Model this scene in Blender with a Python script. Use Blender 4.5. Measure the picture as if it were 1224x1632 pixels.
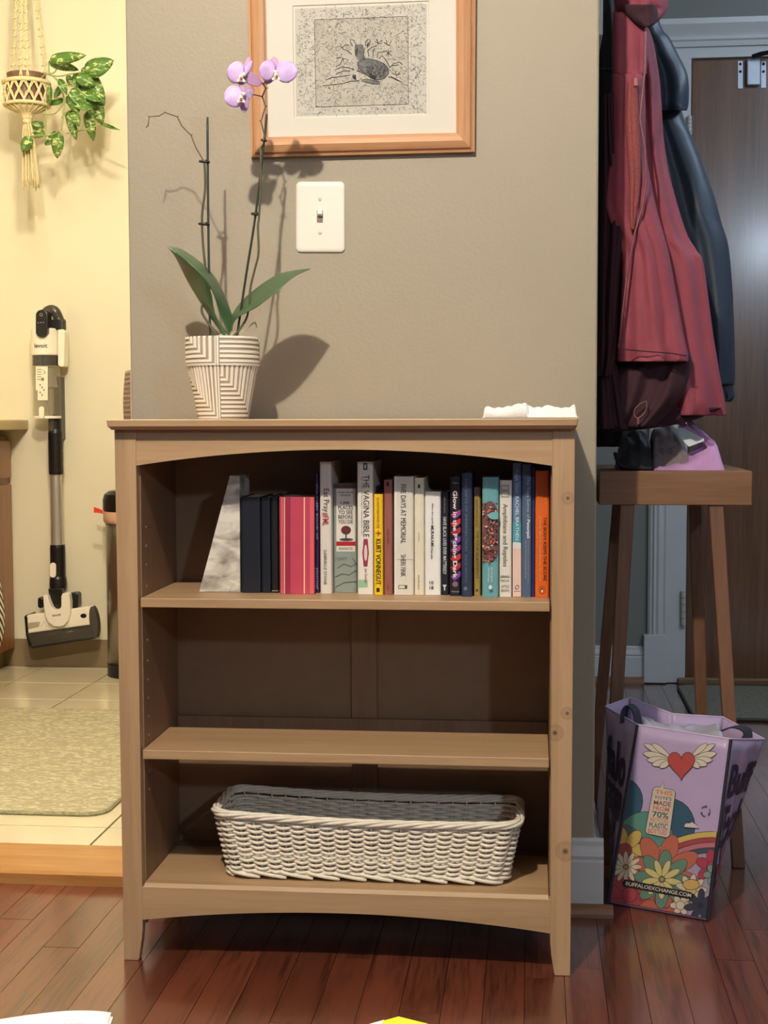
import bpy, bmesh, math, random
from mathutils import Vector, Matrix
for o in list(bpy.data.objects): bpy.data.objects.remove(o)
S = bpy.context.scene
C = S.collection
PI = math.pi
random.seed(7)

# ------------------------------------------------------------------ camera
F_PX = 2300.0
CAM = Vector((0.3225, -2.4185, 0.9492))
YAW, PIT, ROL = -0.1029, 0.0652, -0.0030
FW = Vector((math.sin(YAW)*math.cos(PIT), math.cos(YAW)*math.cos(PIT), -math.sin(PIT)))
RT = Vector((math.cos(YAW), -math.sin(YAW), 0)); UP = RT.cross(FW)
R2 = math.cos(ROL)*RT + math.sin(ROL)*UP; U2 = -math.sin(ROL)*RT + math.cos(ROL)*UP
cd = bpy.data.cameras.new('camera'); cam = bpy.data.objects.new('camera', cd); C.objects.link(cam)
cam.matrix_world = Matrix(((R2.x, U2.x, -FW.x, CAM.x), (R2.y, U2.y, -FW.y, CAM.y), (R2.z, U2.z, -FW.z, CAM.z), (0, 0, 0, 1)))
cd.sensor_fit = 'HORIZONTAL'; cd.sensor_width = 36; cd.lens = 36*F_PX/1224; cd.clip_start = .05
S.camera = cam

# ------------------------------------------------------------------ light
S.view_settings.view_transform = 'Standard'; S.view_settings.look = 'None'
S.view_settings.exposure = 0; S.view_settings.gamma = 1; S.view_settings.use_curve_mapping = False
w = bpy.data.worlds.new('world'); S.world = w; w.use_nodes = True
w.node_tree.nodes['Background'].inputs[0].default_value = (.95, .95, 1.0, 1)
w.node_tree.nodes['Background'].inputs[1].default_value = 0.13
def lamp(name, loc, power, col, rad):
    l = bpy.data.lights.new(name, 'POINT'); l.energy = power; l.color = col; l.shadow_soft_size = rad
    o = bpy.data.objects.new(name, l); o.location = loc; C.objects.link(o); return o
lamp('living_ceiling_lamp', (-.18, -1.7, 2.55), 205, (1.0, .90, .74), .028)
lamp('kitchen_ceiling_lamp', (-.53, .45, 2.42), 112, (1.0, .90, .68), .07)
lamp('kitchen_rear_fill', (-1.1, 1.5, 2.42), 13, (1.0, .90, .66), .12)  # second kitchen light added as fill, evens the falloff on the back wall
lamp('hall_ceiling_lamp', (1.9, 1.0, 2.42), 42, (.60, .78, 1.0), .12)
lamp('door_glare_lamp', (2.3, -4.6, 2.38), 150, (.66, .82, 1.0), .10)  # unseen cool light behind the camera, placed to give the hall door its glare

# ------------------------------------------------------------------ pixel -> world helpers
def ray(u, v): return FW + R2*((u-612)/F_PX) - U2*((v-816)/F_PX)
def P(u, v, y):
    d = ray(u, v); return CAM + d*((y-CAM.y)/d.y)
def Q(u, v, z):
    d = ray(u, v); return CAM + d*((z-CAM.z)/d.z)
def PL(u, v, p0, n):
    d = ray(u, v); return CAM + d*((p0-CAM).dot(n)/d.dot(n))

# ------------------------------------------------------------------ materials
def lin(c):
    def f(x):
        x /= 255.0
        return x/12.92 if x <= .04045 else ((x+.055)/1.055)**2.4
    return (f(c[0]), f(c[1]), f(c[2]), 1)
def newmat(name):
    m = bpy.data.materials.new(name); m.use_nodes = True
    return m, m.node_tree.nodes, m.node_tree.links, m.node_tree.nodes['Principled BSDF']
def M(name, col, rough=.6, metal=0, var=.06, vs=12, bump=0, bs=60, stretch=(1, 1, 1), trans=0, coat=0, sss=0, alpha=1, spec=None):
    m, N, L, b = newmat(name)
    b.inputs['Roughness'].default_value = rough; b.inputs['Metallic'].default_value = metal
    b.inputs['Transmission Weight'].default_value = trans; b.inputs['Coat Weight'].default_value = coat
    if spec is not None: b.inputs['Specular IOR Level'].default_value = spec
    if sss:
        b.inputs['Subsurface Weight'].default_value = sss; b.inputs['Subsurface Scale'].default_value = .004
    if alpha < 1: b.inputs['Alpha'].default_value = alpha
    c = lin(col)
    tc = N.new('ShaderNodeTexCoord'); mp = N.new('ShaderNodeMapping'); mp.inputs['Scale'].default_value = stretch
    L.new(tc.outputs['Object'], mp.inputs['Vector'])
    n = N.new('ShaderNodeTexNoise'); n.inputs['Scale'].default_value = vs; n.inputs['Detail'].default_value = 5
    L.new(mp.outputs[0], n.inputs['Vector'])
    r = N.new('ShaderNodeValToRGB'); e = r.color_ramp.elements
    e[0].position = .3; e[1].position = .7
    e[0].color = tuple(max(0, x*(1-var)) for x in c[:3])+(1,); e[1].color = tuple(min(1, x*(1+var)) for x in c[:3])+(1,)
    L.new(n.outputs['Fac'], r.inputs[0]); L.new(r.outputs[0], b.inputs['Base Color'])
    if bump:
        n2 = N.new('ShaderNodeTexNoise'); n2.inputs['Scale'].default_value = bs; n2.inputs['Detail'].default_value = 4
        L.new(mp.outputs[0], n2.inputs['Vector'])
        bp = N.new('ShaderNodeBump'); bp.inputs['Strength'].default_value = bump; bp.inputs['Distance'].default_value = .002
        L.new(n2.outputs['Fac'], bp.inputs['Height']); L.new(bp.outputs[0], b.inputs['Normal'])
    return m
def wood(name, c1, c2, axis='x', scale=1.0, rough=.45, knots=(), grain=.5, coat=0, knotcol=(66, 38, 22), per_obj=0):
    m, N, L, b = newmat(name)
    b.inputs['Roughness'].default_value = rough; b.inputs['Coat Weight'].default_value = coat; b.inputs['Coat Roughness'].default_value = .15
    tc = N.new('ShaderNodeTexCoord'); mp = N.new('ShaderNodeMapping')
    sc = {'x': (1.2, 22, 22), 'y': (22, 1.2, 22), 'z': (22, 22, 1.2)}[axis]
    mp.inputs['Scale'].default_value = tuple(s*scale for s in sc)
    L.new(tc.outputs['Object'], mp.inputs['Vector'])
    vec = mp.outputs[0]
    if per_obj:
        oi = N.new('ShaderNodeObjectInfo'); vm = N.new('ShaderNodeVectorMath'); vm.operation = 'SCALE'
        cx = N.new('ShaderNodeCombineXYZ')
        for k in range(3): L.new(oi.outputs['Random'], cx.inputs[k])
        L.new(cx.outputs[0], vm.inputs[0]); vm.inputs['Scale'].default_value = 57
        ad = N.new('ShaderNodeVectorMath'); ad.operation = 'ADD'
        L.new(vec, ad.inputs[0]); L.new(vm.outputs[0], ad.inputs[1]); vec = ad.outputs[0]
    n = N.new('ShaderNodeTexNoise'); n.inputs['Scale'].default_value = 1.4; n.inputs['Detail'].default_value = 7; n.inputs['Distortion'].default_value = .6
    n2 = N.new('ShaderNodeTexNoise'); n2.inputs['Scale'].default_value = 9; n2.inputs['Detail'].default_value = 3
    L.new(vec, n.inputs['Vector']); L.new(vec, n2.inputs['Vector'])
    mx = N.new('ShaderNodeMath'); mx.operation = 'MULTIPLY_ADD'; mx.inputs[1].default_value = grain
    L.new(n2.outputs['Fac'], mx.inputs[0]); L.new(n.outputs['Fac'], mx.inputs[2])
    r = N.new('ShaderNodeValToRGB'); e = r.color_ramp.elements
    e[0].position = .25+grain*.5; e[1].position = .75+grain*.5 - .1
    e[0].color = lin(c2); e[1].color = lin(c1)
    L.new(mx.outputs[0], r.inputs[0]); col = r.outputs[0]
    if per_obj:
        hs = N.new('ShaderNodeHueSaturation'); mm = N.new('ShaderNodeMapRange')
        mm.inputs['To Min'].default_value = 1-per_obj; mm.inputs['To Max'].default_value = 1+per_obj
        L.new(oi.outputs['Random'], mm.inputs[0]); L.new(mm.outputs[0], hs.inputs['Value']); L.new(col, hs.inputs['Color']); col = hs.outputs[0]
    for (kx, kz, kr) in knots:
        sx = N.new('ShaderNodeSeparateXYZ'); L.new(tc.outputs['Object'], sx.inputs[0])
        cb = N.new('ShaderNodeCombineXYZ'); L.new(sx.outputs[0], cb.inputs[0]); L.new(sx.outputs[2], cb.inputs[2])
        ds = N.new('ShaderNodeVectorMath'); ds.operation = 'DISTANCE'; L.new(cb.outputs[0], ds.inputs[0]); ds.inputs[1].default_value = (kx, 0, kz)
        kr_ = N.new('ShaderNodeValToRGB'); q = kr_.color_ramp.elements
        q[0].position = 0; q[0].color = (1, 1, 1, 1); q[1].position = 1; q[1].color = (0, 0, 0, 1)
        a1 = q.new(.25); a1.color = (.5, .5, .5, 1); a2 = q.new(.32); a2.color = (.12, .12, .12, 1); a3 = q.new(.85); a3.color = (.22, .22, .22, 1)
        dv = N.new('ShaderNodeMath'); dv.operation = 'DIVIDE'; dv.inputs[1].default_value = kr; dv.use_clamp = True
        L.new(ds.outputs['Value'], dv.inputs[0]); L.new(dv.outputs[0], kr_.inputs[0])
        mix = N.new('ShaderNodeMix'); mix.data_type = 'RGBA'
        L.new(kr_.outputs[0], mix.inputs[0]); L.new(col, mix.inputs[6]); mix.inputs[7].default_value = lin(knotcol); mix.clamp_factor = True; col = mix.outputs[2]
    L.new(col, b.inputs['Base Color'])
    bp = N.new('ShaderNodeBump'); bp.inputs['Strength'].default_value = .12; bp.inputs['Distance'].default_value = .001
    L.new(mx.outputs[0], bp.inputs['Height']); L.new(bp.outputs[0], b.inputs['Normal'])
    return m

# ------------------------------------------------------------------ mesh helpers
class MB:
    def __init__(s): s.v = []; s.f = []
    def add(s, vs, fs):
        k = len(s.v); s.v += [Vector(p) for p in vs]; s.f += [[i+k for i in f] for f in fs]; return s
    def box(s, x0, x1, y0, y1, z0, z1):
        v = [(x, y, z) for z in (z0, z1) for y in (y0, y1) for x in (x0, x1)]
        return s.add(v, [(0, 2, 3, 1), (4, 5, 7, 6), (0, 1, 5, 4), (2, 6, 7, 3), (0, 4, 6, 2), (1, 3, 7, 5)])
    def hexa(s, b, t):    # b,t: 4 points each, counter-clockwise
        return s.add(list(b)+list(t), [(3, 2, 1, 0), (4, 5, 6, 7), (0, 1, 5, 4), (1, 2, 6, 5), (2, 3, 7, 6), (3, 0, 4, 7)])
    def tube(s, pts, r, n=8, closed=False):
        pts = [Vector(p) for p in pts]; m = len(pts)
        rs = r if isinstance(r, (list, tuple)) else [r]*m
        vs = []; nrm = None
        for i, p in enumerate(pts):
            if closed: t = pts[(i+1) % m]-pts[i-1]
            else: t = pts[min(i+1, m-1)]-pts[max(i-1, 0)]
            t.normalize()
            if nrm is None:
                nrm = t.orthogonal() if not closed else t.cross(Vector((0, 0, 1)))
                if nrm.length < 1e-6: nrm = t.orthogonal()
            nrm = (nrm - t*nrm.dot(t)).normalized(); bn = t.cross(nrm)
            for k in range(n):
                a = 2*PI*k/n; vs.append(p+(nrm*math.cos(a)+bn*math.sin(a))*rs[i])
        fs = []
        for i in range(m if closed else m-1):
            for k in range(n):
                a = i*n+k; b2 = i*n+(k+1) % n; j = ((i+1) % m)*n
                fs.append((a, b2, j+(k+1) % n, j+k))
        if not closed:
            fs.append(tuple(reversed(range(n)))); fs.append(tuple((m-1)*n+k for k in range(n)))
        return s.add(vs, fs)
    def lathe(s, prof, c, n=32, sx=1, sy=1):   # prof: (r,z) list
        vs = []; fs = []
        for (r, z) in prof:
            for k in range(n):
                a = 2*PI*k/n; vs.append((c[0]+r*math.cos(a)*sx, c[1]+r*math.sin(a)*sy, c[2]+z))
        for i in range(len(prof)-1):
            for k in range(n):
                fs.append((i*n+k, i*n+(k+1) % n, (i+1)*n+(k+1) % n, (i+1)*n+k))
        if prof[0][0] > 1e-5: fs.append(tuple(reversed(range(n))))
        if prof[-1][0] > 1e-5: fs.append(tuple((len(prof)-1)*n+k for k in range(n)))
        return s.add(vs, fs)
    def prism(s, poly, off):
        poly = [Vector(p) for p in poly]; off = Vector(off); n = len(poly)
        return s.add(poly+[p+off for p in poly], [tuple(range(n)), tuple(reversed(range(n, 2*n)))]+[(i, i+n, (i+1) % n+n, (i+1) % n) for i in range(n)])
    def grid(s, fn, nu, nv):
        vs = [fn(i/nu, j/nv) for j in range(nv+1) for i in range(nu+1)]
        return s.add(vs, [(j*(nu+1)+i, j*(nu+1)+i+1, (j+1)*(nu+1)+i+1, (j+1)*(nu+1)+i) for j in range(nv) for i in range(nu)])
BASE = {}
def obj(name, mb, mat, parent=None, smooth=False, bevel=0, solid=0, fixn=True, sub=0, label=None):
    off = BASE.get(parent.name, Vector((0, 0, 0))) if parent else Vector((0, 0, 0))
    me = bpy.data.meshes.new(name)
    me.from_pydata([tuple(v-off) for v in mb.v], [], mb.f)
    if fixn:
        bm = bmesh.new(); bm.from_mesh(me); bmesh.ops.remove_doubles(bm, verts=bm.verts, dist=1e-6)
        bmesh.ops.recalc_face_normals(bm, faces=bm.faces); bm.to_mesh(me); bm.free()
    me.materials.append(mat)
    if smooth: me.polygons.foreach_set('use_smooth', [True]*len(me.polygons))
    o = bpy.data.objects.new(name, me); C.objects.link(o)
    if parent: o.parent = parent; BASE[o.name] = off
    if bevel:
        b = o.modifiers.new('bevel', 'BEVEL'); b.width = bevel; b.segments = 2; b.limit_method = 'ANGLE'; b.angle_limit = math.radians(40)
    if solid:
        b = o.modifiers.new('solid', 'SOLIDIFY'); b.thickness = solid; b.offset = 0
    if sub:
        b = o.modifiers.new('sub', 'SUBSURF'); b.levels = sub; b.render_levels = sub
    if label: o['label'] = label
    return o
def thing(name, label, cat, loc=(0, 0, 0), group=None):
    o = bpy.data.objects.new(name, None); C.objects.link(o); o.empty_display_size = .05
    o.location = loc; BASE[o.name] = Vector(loc); o['label'] = label; o['category'] = cat
    if group: o['group'] = group
    return o
def tag(o, label, cat, group=None):
    o['label'] = label; o['category'] = cat
    if group: o['group'] = group
    return o
def struct(name, mb, mat, **k):
    o = obj(name, mb, mat, **k); o['kind'] = 'structure'; return o
def textmesh(s, bold=0, shear=0):
    cu = bpy.data.curves.new('t', 'FONT'); cu.body = s; cu.offset = bold; cu.shear = shear; cu.resolution_u = 3
    ob = bpy.data.objects.new('t', cu); C.objects.link(ob)
    me = bpy.data.meshes.new_from_object(ob)
    vs = [v.co.copy() for v in me.vertices]; fs = [tuple(p.vertices) for p in me.polygons]
    bpy.data.objects.remove(ob); bpy.data.curves.remove(cu); bpy.data.meshes.remove(me)
    x0 = min(v.x for v in vs); x1 = max(v.x for v in vs); y0 = min(v.y for v in vs); y1 = max(v.y for v in vs)
    return [((v.x-x0)/(x1-x0), (v.y-y0)/(y1-y0)) for v in vs], fs
def text(mb, s, quad, fn, bold=0, shear=0):   # quad px corners: text bottom-left, bottom-right, top-right, top-left
    vs, fs = textmesh(s, bold, shear)
    out = []
    for a, b in vs:
        u = (1-a)*(1-b)*quad[0][0]+a*(1-b)*quad[1][0]+a*b*quad[2][0]+(1-a)*b*quad[3][0]
        v = (1-a)*(1-b)*quad[0][1]+a*(1-b)*quad[1][1]+a*b*quad[2][1]+(1-a)*b*quad[3][1]
        out.append(fn(u, v))
    mb.add(out, fs)
def down(u0, u1, v0, v1): return [(u0, v0), (u0, v1), (u1, v1), (u1, v0)]   # reads downwards
def rect(u0, u1, v0, v1): return [(u0, v1), (u1, v1), (u1, v0), (u0, v0)]
def ell(cu, cv, a, b, ang=0, n=20, a0=0, a1=2*PI):
    out = []
    for k in range(n):
        t = a0+(a1-a0)*k/(n if abs(a1-a0) > 6.28 else n-1)
        x = a*math.cos(t); y = b*math.sin(t)
        out.append((cu+x*math.cos(ang)-y*math.sin(ang), cv+x*math.sin(ang)+y*math.cos(ang)))
    return out
def clip(poly, q):      # convex clip
    ar = sum(q[i-1][0]*q[i][1]-q[i][0]*q[i-1][1] for i in range(len(q)))
    if ar < 0: q = q[::-1]
    for i in range(len(q)):
        a = q[i-1]; b = q[i]; out = []
        def side(p): return (b[0]-a[0])*(p[1]-a[1])-(b[1]-a[1])*(p[0]-a[0])
        for j in range(len(poly)):
            p = poly[j-1]; r = poly[j]; sp = side(p); sr = side(r)
            if (sp >= 0) != (sr >= 0):
                t = sp/(sp-sr); out.append((p[0]+t*(r[0]-p[0]), p[1]+t*(r[1]-p[1])))
            if sr >= 0: out.append(r)
        poly = out
        if not poly: return []
    return poly
def fill(mb, poly, fn):    # robust planar polygon fill
    if len(poly) < 3: return
    from mathutils.geometry import tessellate_polygon
    tri = tessellate_polygon([[Vector((p[0], p[1], 0)) for p in poly]])
    mb.add([fn(*p) for p in poly], [tuple(t) for t in tri])
def stroke(mb, pts, wd, fn):   # px ribbon
    n = len(pts); L = []; R = []
    for i in range(n):
        a = pts[max(i-1, 0)]; b = pts[min(i+1, n-1)]
        dx = b[0]-a[0]; dy = b[1]-a[1]; l = math.hypot(dx, dy) or 1
        q = wd*(1 if not isinstance(wd, (list, tuple)) else 1)/2
        L.append(fn(pts[i][0]-dy/l*q, pts[i][1]+dx/l*q)); R.append(fn(pts[i][0]+dy/l*q, pts[i][1]-dx/l*q))
    mb.add(L+R, [(i, i+1, n+i+1, n+i) for i in range(n-1)])
def catmull(pts, k=6):
    out = []; n = len(pts); pts = [Vector(p) for p in pts]
    for i in range(n-1):
        p0 = pts[max(i-1, 0)]; p1 = pts[i]; p2 = pts[i+1]; p3 = pts[min(i+2, n-1)]
        for j in range(k):
            t = j/k
            out.append(.5*((2*p1)+(p2-p0)*t+(2*p0-5*p1+4*p2-p3)*t*t+(3*p1-p0-3*p2+p3)*t**3))
    out.append(pts[-1]); return out

# ================================================================== SETTING
YW = .3264                       # face of the partition
XL, XR = -.4547, .4416
TZ = .02                         # raised kitchen floor
YK = Q(100, 1062, TZ).y          # kitchen back wall
YH = Q(1000, 1087, 0).y          # hall back wall
m_taupe = M('taupe_wall_paint', (160, 149, 131), .55, var=.02, vs=3, bump=.25, bs=160)
m_kwall = M('cream_wall_paint', (226, 217, 190), .5, var=.015, vs=3, bump=.1, bs=120)
m_grey = M('grey_wall_paint', (128, 128, 122), .55, var=.02, vs=3, bump=.15, bs=120)
m_white = M('white_trim_paint', (205, 205, 205), .32, var=.03, vs=8, bump=.25, bs=30)
m_ceil = M('ceiling_paint', (225, 220, 210), .8)
m_grout = M('grout', (112, 100, 74), .8, var=.1, vs=40)
m_gap = M('floor_gap', (38, 20, 14), .8)
# hardwood floor, planks run in depth
fl = struct('floor', MB().box(-2.6, 2.8, -3.6, YW+.18, -.06, -.012), m_gap)
struct_f2 = MB().box(XR+.0, 2.8, YW+.18, YH+.25, -.06, -.012)
fl2 = obj('subfloor', struct_f2, m_gap, fl)
m_plank = wood('mahogany_plank', (108, 57, 40), (70, 34, 24), 'y', 1.0, .28, grain=.9, coat=1.0, per_obj=.22)
PW = .0665; rnd = random.Random(3); cnt = 0
x = -1.55
while x < 1.75:
    y = -1.55 + rnd.random()*.6
    ymax = (YW+.17) if x < XL-.0 else (YH+.05)
    while y < ymax:
        ln = .75+rnd.random()*.9; y1 = min(y+ln, ymax)
        xa, xb = x+.0005, x+PW-.0005
        if not (x > XL and x+PW < XR and y > YW+.05) and cnt < 298 and not (x > XR and x < XR and y > 9):
            yb = y1
            if x > XL-.07 and x+PW < XR+.0: yb = min(y1, YW+.02)
            if yb-y > .03:
                if x < -1.2 and y < -.9: pass
                else: obj('plank', MB().box(xa, xb, y+.0006, yb-.0006, -.012, rnd.uniform(-.0005, 0)), m_plank, fl); cnt += 1
        y = y1
    x += PW
# kitchen tile floor
kf = struct('floor', MB().box(-2.2, XL+.02, YW+.232, YK+.05, -.06, TZ-.004), m_grout)
m_tile = M('cream_floor_tile', (226, 214, 182), .16, var=.05, vs=6, bump=.05, bs=14, coat=.3)
TS = .29
ty0 = Q(107, 1317, TZ).y - TS; tx0 = Q(107, 1382, TZ).x
j = 0
while ty0+j*TS < YK:
    for i in range(-5, 3):
        x0 = tx0+i*TS; y0 = ty0+j*TS; x1 = x0+TS; y1 = y0+TS
        x0_, x1_ = max(x0, -2.2), min(x1, XL+.0); y0_, y1_ = max(y0, YW+.232), min(y1, YK)
        if x1_-x0_ > .02 and y1_-y0_ > .01:
            obj('tile', MB().box(x0_+.0026, x1_-.0026, y0_+.0026, y1_-.0026, TZ-.004, TZ), m_tile, kf, bevel=.001)
    j += 1
# threshold strip
pA = Q(100, 1411, 0)
m_strip = wood('oak_threshold_wood', (190, 140, 82), (166, 116, 62), 'x', 1.4, .3, coat=.3)
struct('trim_1', MB().prism([(-2.2, pA.y, -.01), (-2.2, pA.y, .022), (-2.2, pA.y+.006, .028), (-2.2, YW+.25, .026), (-2.2, YW+.25, -.01)], (2.2+XL-.001, 0, 0)), m_strip)
# partition
struct('wall_front', MB().box(XL, XR, YW, YK+.1, 0, 2.6), m_taupe, bevel=.004)
struct('wall_kitchen', MB().box(-2.3, XL+.01, YK, YK+.12, 0, 2.6), m_kwall)
# kitchen cove base
m_cove = M('taupe_cove_base', (138, 118, 88), .45)
zc = P(100, 1019, YK-.008).z
struct('baseboard_kitchen', MB().box(-2.0, XL, YK-.008, YK, TZ, zc), m_cove, bevel=.003)
# hall back wall pieces with door opening
uD = P(1099, 500, YH).x
zT = P(1160, 95, YH).z
XDR = uD+.93
struct('wall_back', MB().box(XR-.01, uD-.02, YH, YH+.14, 0, 2.6).box(uD-.02, XDR+.02, YH, YH+.14, zT+.02, 2.6).box(XDR+.02, 2.8, YH, YH+.14, 0, 2.6), m_grey)
struct('wall_right', MB().box(2.8, 2.92, -3.6, YH+.14, 0, 2.6), m_grey)
struct('wall_left', MB().box(-2.32, -2.2, YW+.0, YK+.1, 0, 2.6), m_kwall)
struct('ceiling', MB().box(-2.6, 2.92, -3.6, YK+.14, 2.6, 2.7), m_ceil)
# baseboards
def base_profile(z, t):   # stepped colonial profile, (depth,z)
    return [(0, 0), (t, 0), (t, z*.70), (t*.8, z*.73), (t*.95, z*.78), (t*.75, z*.84), (t*.45, z*.90), (t*.4, z*.96), (t*.2, z), (0, z)]
def base_x(name, x0, x1, y, z, t=.018):
    struct(name, MB().prism([(x0, y-d, zz) for d, zz in base_profile(z, t)], (x1-x0, 0, 0)), m_white)
zb = P(935, 1339, YW-.018).z
base_x('baseboard_front', XL-.0, XR+.018, YW, zb)
m_shoe = wood('shoe_moulding_wood', (150, 108, 78), (120, 82, 56), 'x', 1.2, .4)
def shoe(x0, x1, y, nm):
    pts = [(x0, y, 0)]+[(x0, y-.018*math.cos(a), .022*math.sin(a)) for a in [k*PI/10 for k in range(6)]]
    struct(nm, MB().prism(pts, (x1-x0, 0, 0)), m_shoe)
shoe(XL, XR+.036, YW-.018, 'trim_2')
# partition side baseboard into the hall
struct('baseboard_right', MB().prism([(XR+d, YW+.0, zz) for d, zz in base_profile(zb, .018)], (0, YH-YW, 0)), m_white)
zb2 = P(985, 1029, YH).z
base_x('baseboard_back', XR+.018, P(1026, 1050, YH).x, YH, zb2, .016)
shoe(XR+.018, P(1026, 1050, YH).x, YH-.016, 'trim_3')
# door casing: plinth, fluted side, head, jamb
cs = MB()
xa, xb = P(1033, 900, YH-.02).x, P(1063.5, 900, YH-.02).x
prof = [(0, 0), (0, .014), (.12, .022), (.22, .016), (.30, .026), (.42, .020), (.55, .026), (.68, .020), (.80, .018), (.92, .022), (1, .016), (1, 0)]
zpl = P(1045, 1012, YH-.03).z; zh0 = P(1100, 75, YH-.02).z; zh1 = P(1100, 31, YH-.03).z
cs.prism([(xa+(xb-xa)*a, YH-d, zpl) for a, d in prof], (0, 0, zh0-zpl))
struct('trim_4', cs, m_white)
struct('trim_5', MB().box(P(1026, 1050, YH-.03).x, xb, YH-.03, YH, 0.003, zpl), m_white, bevel=.003)
hz = zh1-zh0; x1 = XDR+.14
hp = [(0, 0), (.026, .0), (.022, .2), (.030, .25), (.030, .38), (.022, .44), (.034, .62), (.046, .80), (.048, 1), (0, 1)]
struct('trim_6', MB().prism([(xa-.02, YH-d, zh0+hz*a) for d, a in hp], (x1-xa+.02, 0, 0)), m_white)
struct('trim_7', MB().box(xb, uD-.004, YH-.012, YH+.10, 0.003, zh0).box(uD-.004, XDR+.1, YH-.012, YH+.10, zT+.006, zh0), m_white)
# door
zdb = P(1180, 1080, YH).z
m_door = wood('dark_door_veneer', (120, 80, 50), (84, 54, 34), 'z', .6, .26, grain=.5, coat=.35)
dr = struct('door_1', MB().box(uD, XDR, YH-.002, YH+.04, max(.02, zdb), zT), m_door, bevel=.002)
m_bp = M('painted_hinge_metal', (190, 186, 176), .4, var=.08, bump=.3, bs=80)
def hinge(v0, v1, u):
    mb = MB(); yh = YH-.02
    for k in range(5):
        a = v0+(v1-v0)*k/5; b = v0+(v1-v0)*(k+.93)/5
        mb.tube([P(u, a, yh), P(u, b, yh)], .009, 10)
    mb.add([P(u-5, v0+3, YH-.0135), P(u-5, v1+6, YH-.0135), P(u+2, v1+6, YH-.0135), P(u+2, v0+3, YH-.0135)], [(0, 1, 2, 3)])
    obj('hinge', mb, m_bp, dr, smooth=False)
hinge(942, 997, 1089); hinge(185, 216, 1099)
m_steel = M('bracket_metal', (185, 190, 200), .35, .3)
m_darkm = M('dark_metal', (40, 40, 44), .4, .6)
yb = YH-.006
for u0, u1, v0, v1 in ((1176, 1184, 97, 141), (1213, 1221, 97, 140)):
    br = obj('bracket_strip', MB().prism([P(u0, v0, yb), P(u1, v0, yb), P(u1, v1, yb), P(u0, v1, yb)], (0, .0035, 0)), m_steel, dr)
    for v in (v0+5, v0+17):
        obj('screw', MB().tube([P((u0+u1)/2, v, yb-.0005), P((u0+u1)/2, v, yb-.003)], .0045, 10), m_darkm, br)
obj('latch_cover', MB().prism([P(1191, 93, YH-.03), P(1212, 93, YH-.03), P(1212, 135, YH-.03), P(1191, 135, YH-.03)], (0, .027, 0)), m_steel, dr, bevel=.003)
obj('closer_arm', MB().tube([P(1200, 90, YH-.05), P(1212, 86, YH-.07), P(1245, 80, YH-.10)], .008, 8), m_darkm, dr)
struct('trim_8', MB().box(uD-.03, XDR, YH-.03, YH+.05, 0.0, .022), wood('oak_sill', (140, 108, 70), (110, 82, 50), 'x', 1, .4), bevel=.004)

# ================================================================== BOOKCASE
bc = thing('bookcase', 'low light wood bookcase with arched rails and two open shelves', 'bookcase', (0, .14, 0))
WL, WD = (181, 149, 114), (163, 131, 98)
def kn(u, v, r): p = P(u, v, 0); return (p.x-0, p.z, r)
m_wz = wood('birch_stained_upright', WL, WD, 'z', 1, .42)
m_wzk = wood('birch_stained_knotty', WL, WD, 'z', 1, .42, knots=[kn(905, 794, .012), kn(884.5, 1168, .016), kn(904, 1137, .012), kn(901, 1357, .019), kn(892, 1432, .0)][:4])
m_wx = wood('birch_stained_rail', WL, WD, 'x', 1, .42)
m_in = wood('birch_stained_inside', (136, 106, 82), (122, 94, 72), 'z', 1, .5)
H = .9475
def post(x_out, sgn, mat, y0, y1, foot=True):
    xi = x_out-sgn*.0355
    zt = .930
    pts = [(x_out+sgn*.002, y0, zt), (x_out-sgn*.001, y0, 0), (xi+sgn*.0085, y0, 0), (xi+sgn*.007, y0, .004), (xi+sgn*.002, y0, .036), (xi, y0, .058), (xi, y0, zt)]
    obj('post', MB().prism(pts, (0, y1-y0, 0)), mat, bc, bevel=.0012)
post(-.390, -1, m_wz, 0, .020); post(.390, 1, m_wzk, 0, .020)
post(-.390, -1, m_wz, .268, .288); post(.390, 1, m_wz, .268, .288)
for sgn in (-1, 1):
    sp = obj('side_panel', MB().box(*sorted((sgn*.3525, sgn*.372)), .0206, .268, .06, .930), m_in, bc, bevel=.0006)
    if sgn < 0:
        for zz in [P(236, v, .05).z for v in (840, 870, 900, 934, 1020, 1053, 1083, 1112, 1142, 1171, 1228, 1258)]:
            for yy in (.05,):
                obj('shelf_pin_hole', MB().tube([(-.3524, yy, zz), (-.3516, yy, zz)], .0024, 8), M('metal_pin', (170, 150, 125), .3, .3) if 'metal_pin' not in bpy.data.materials else bpy.data.materials['metal_pin'], sp)
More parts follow.
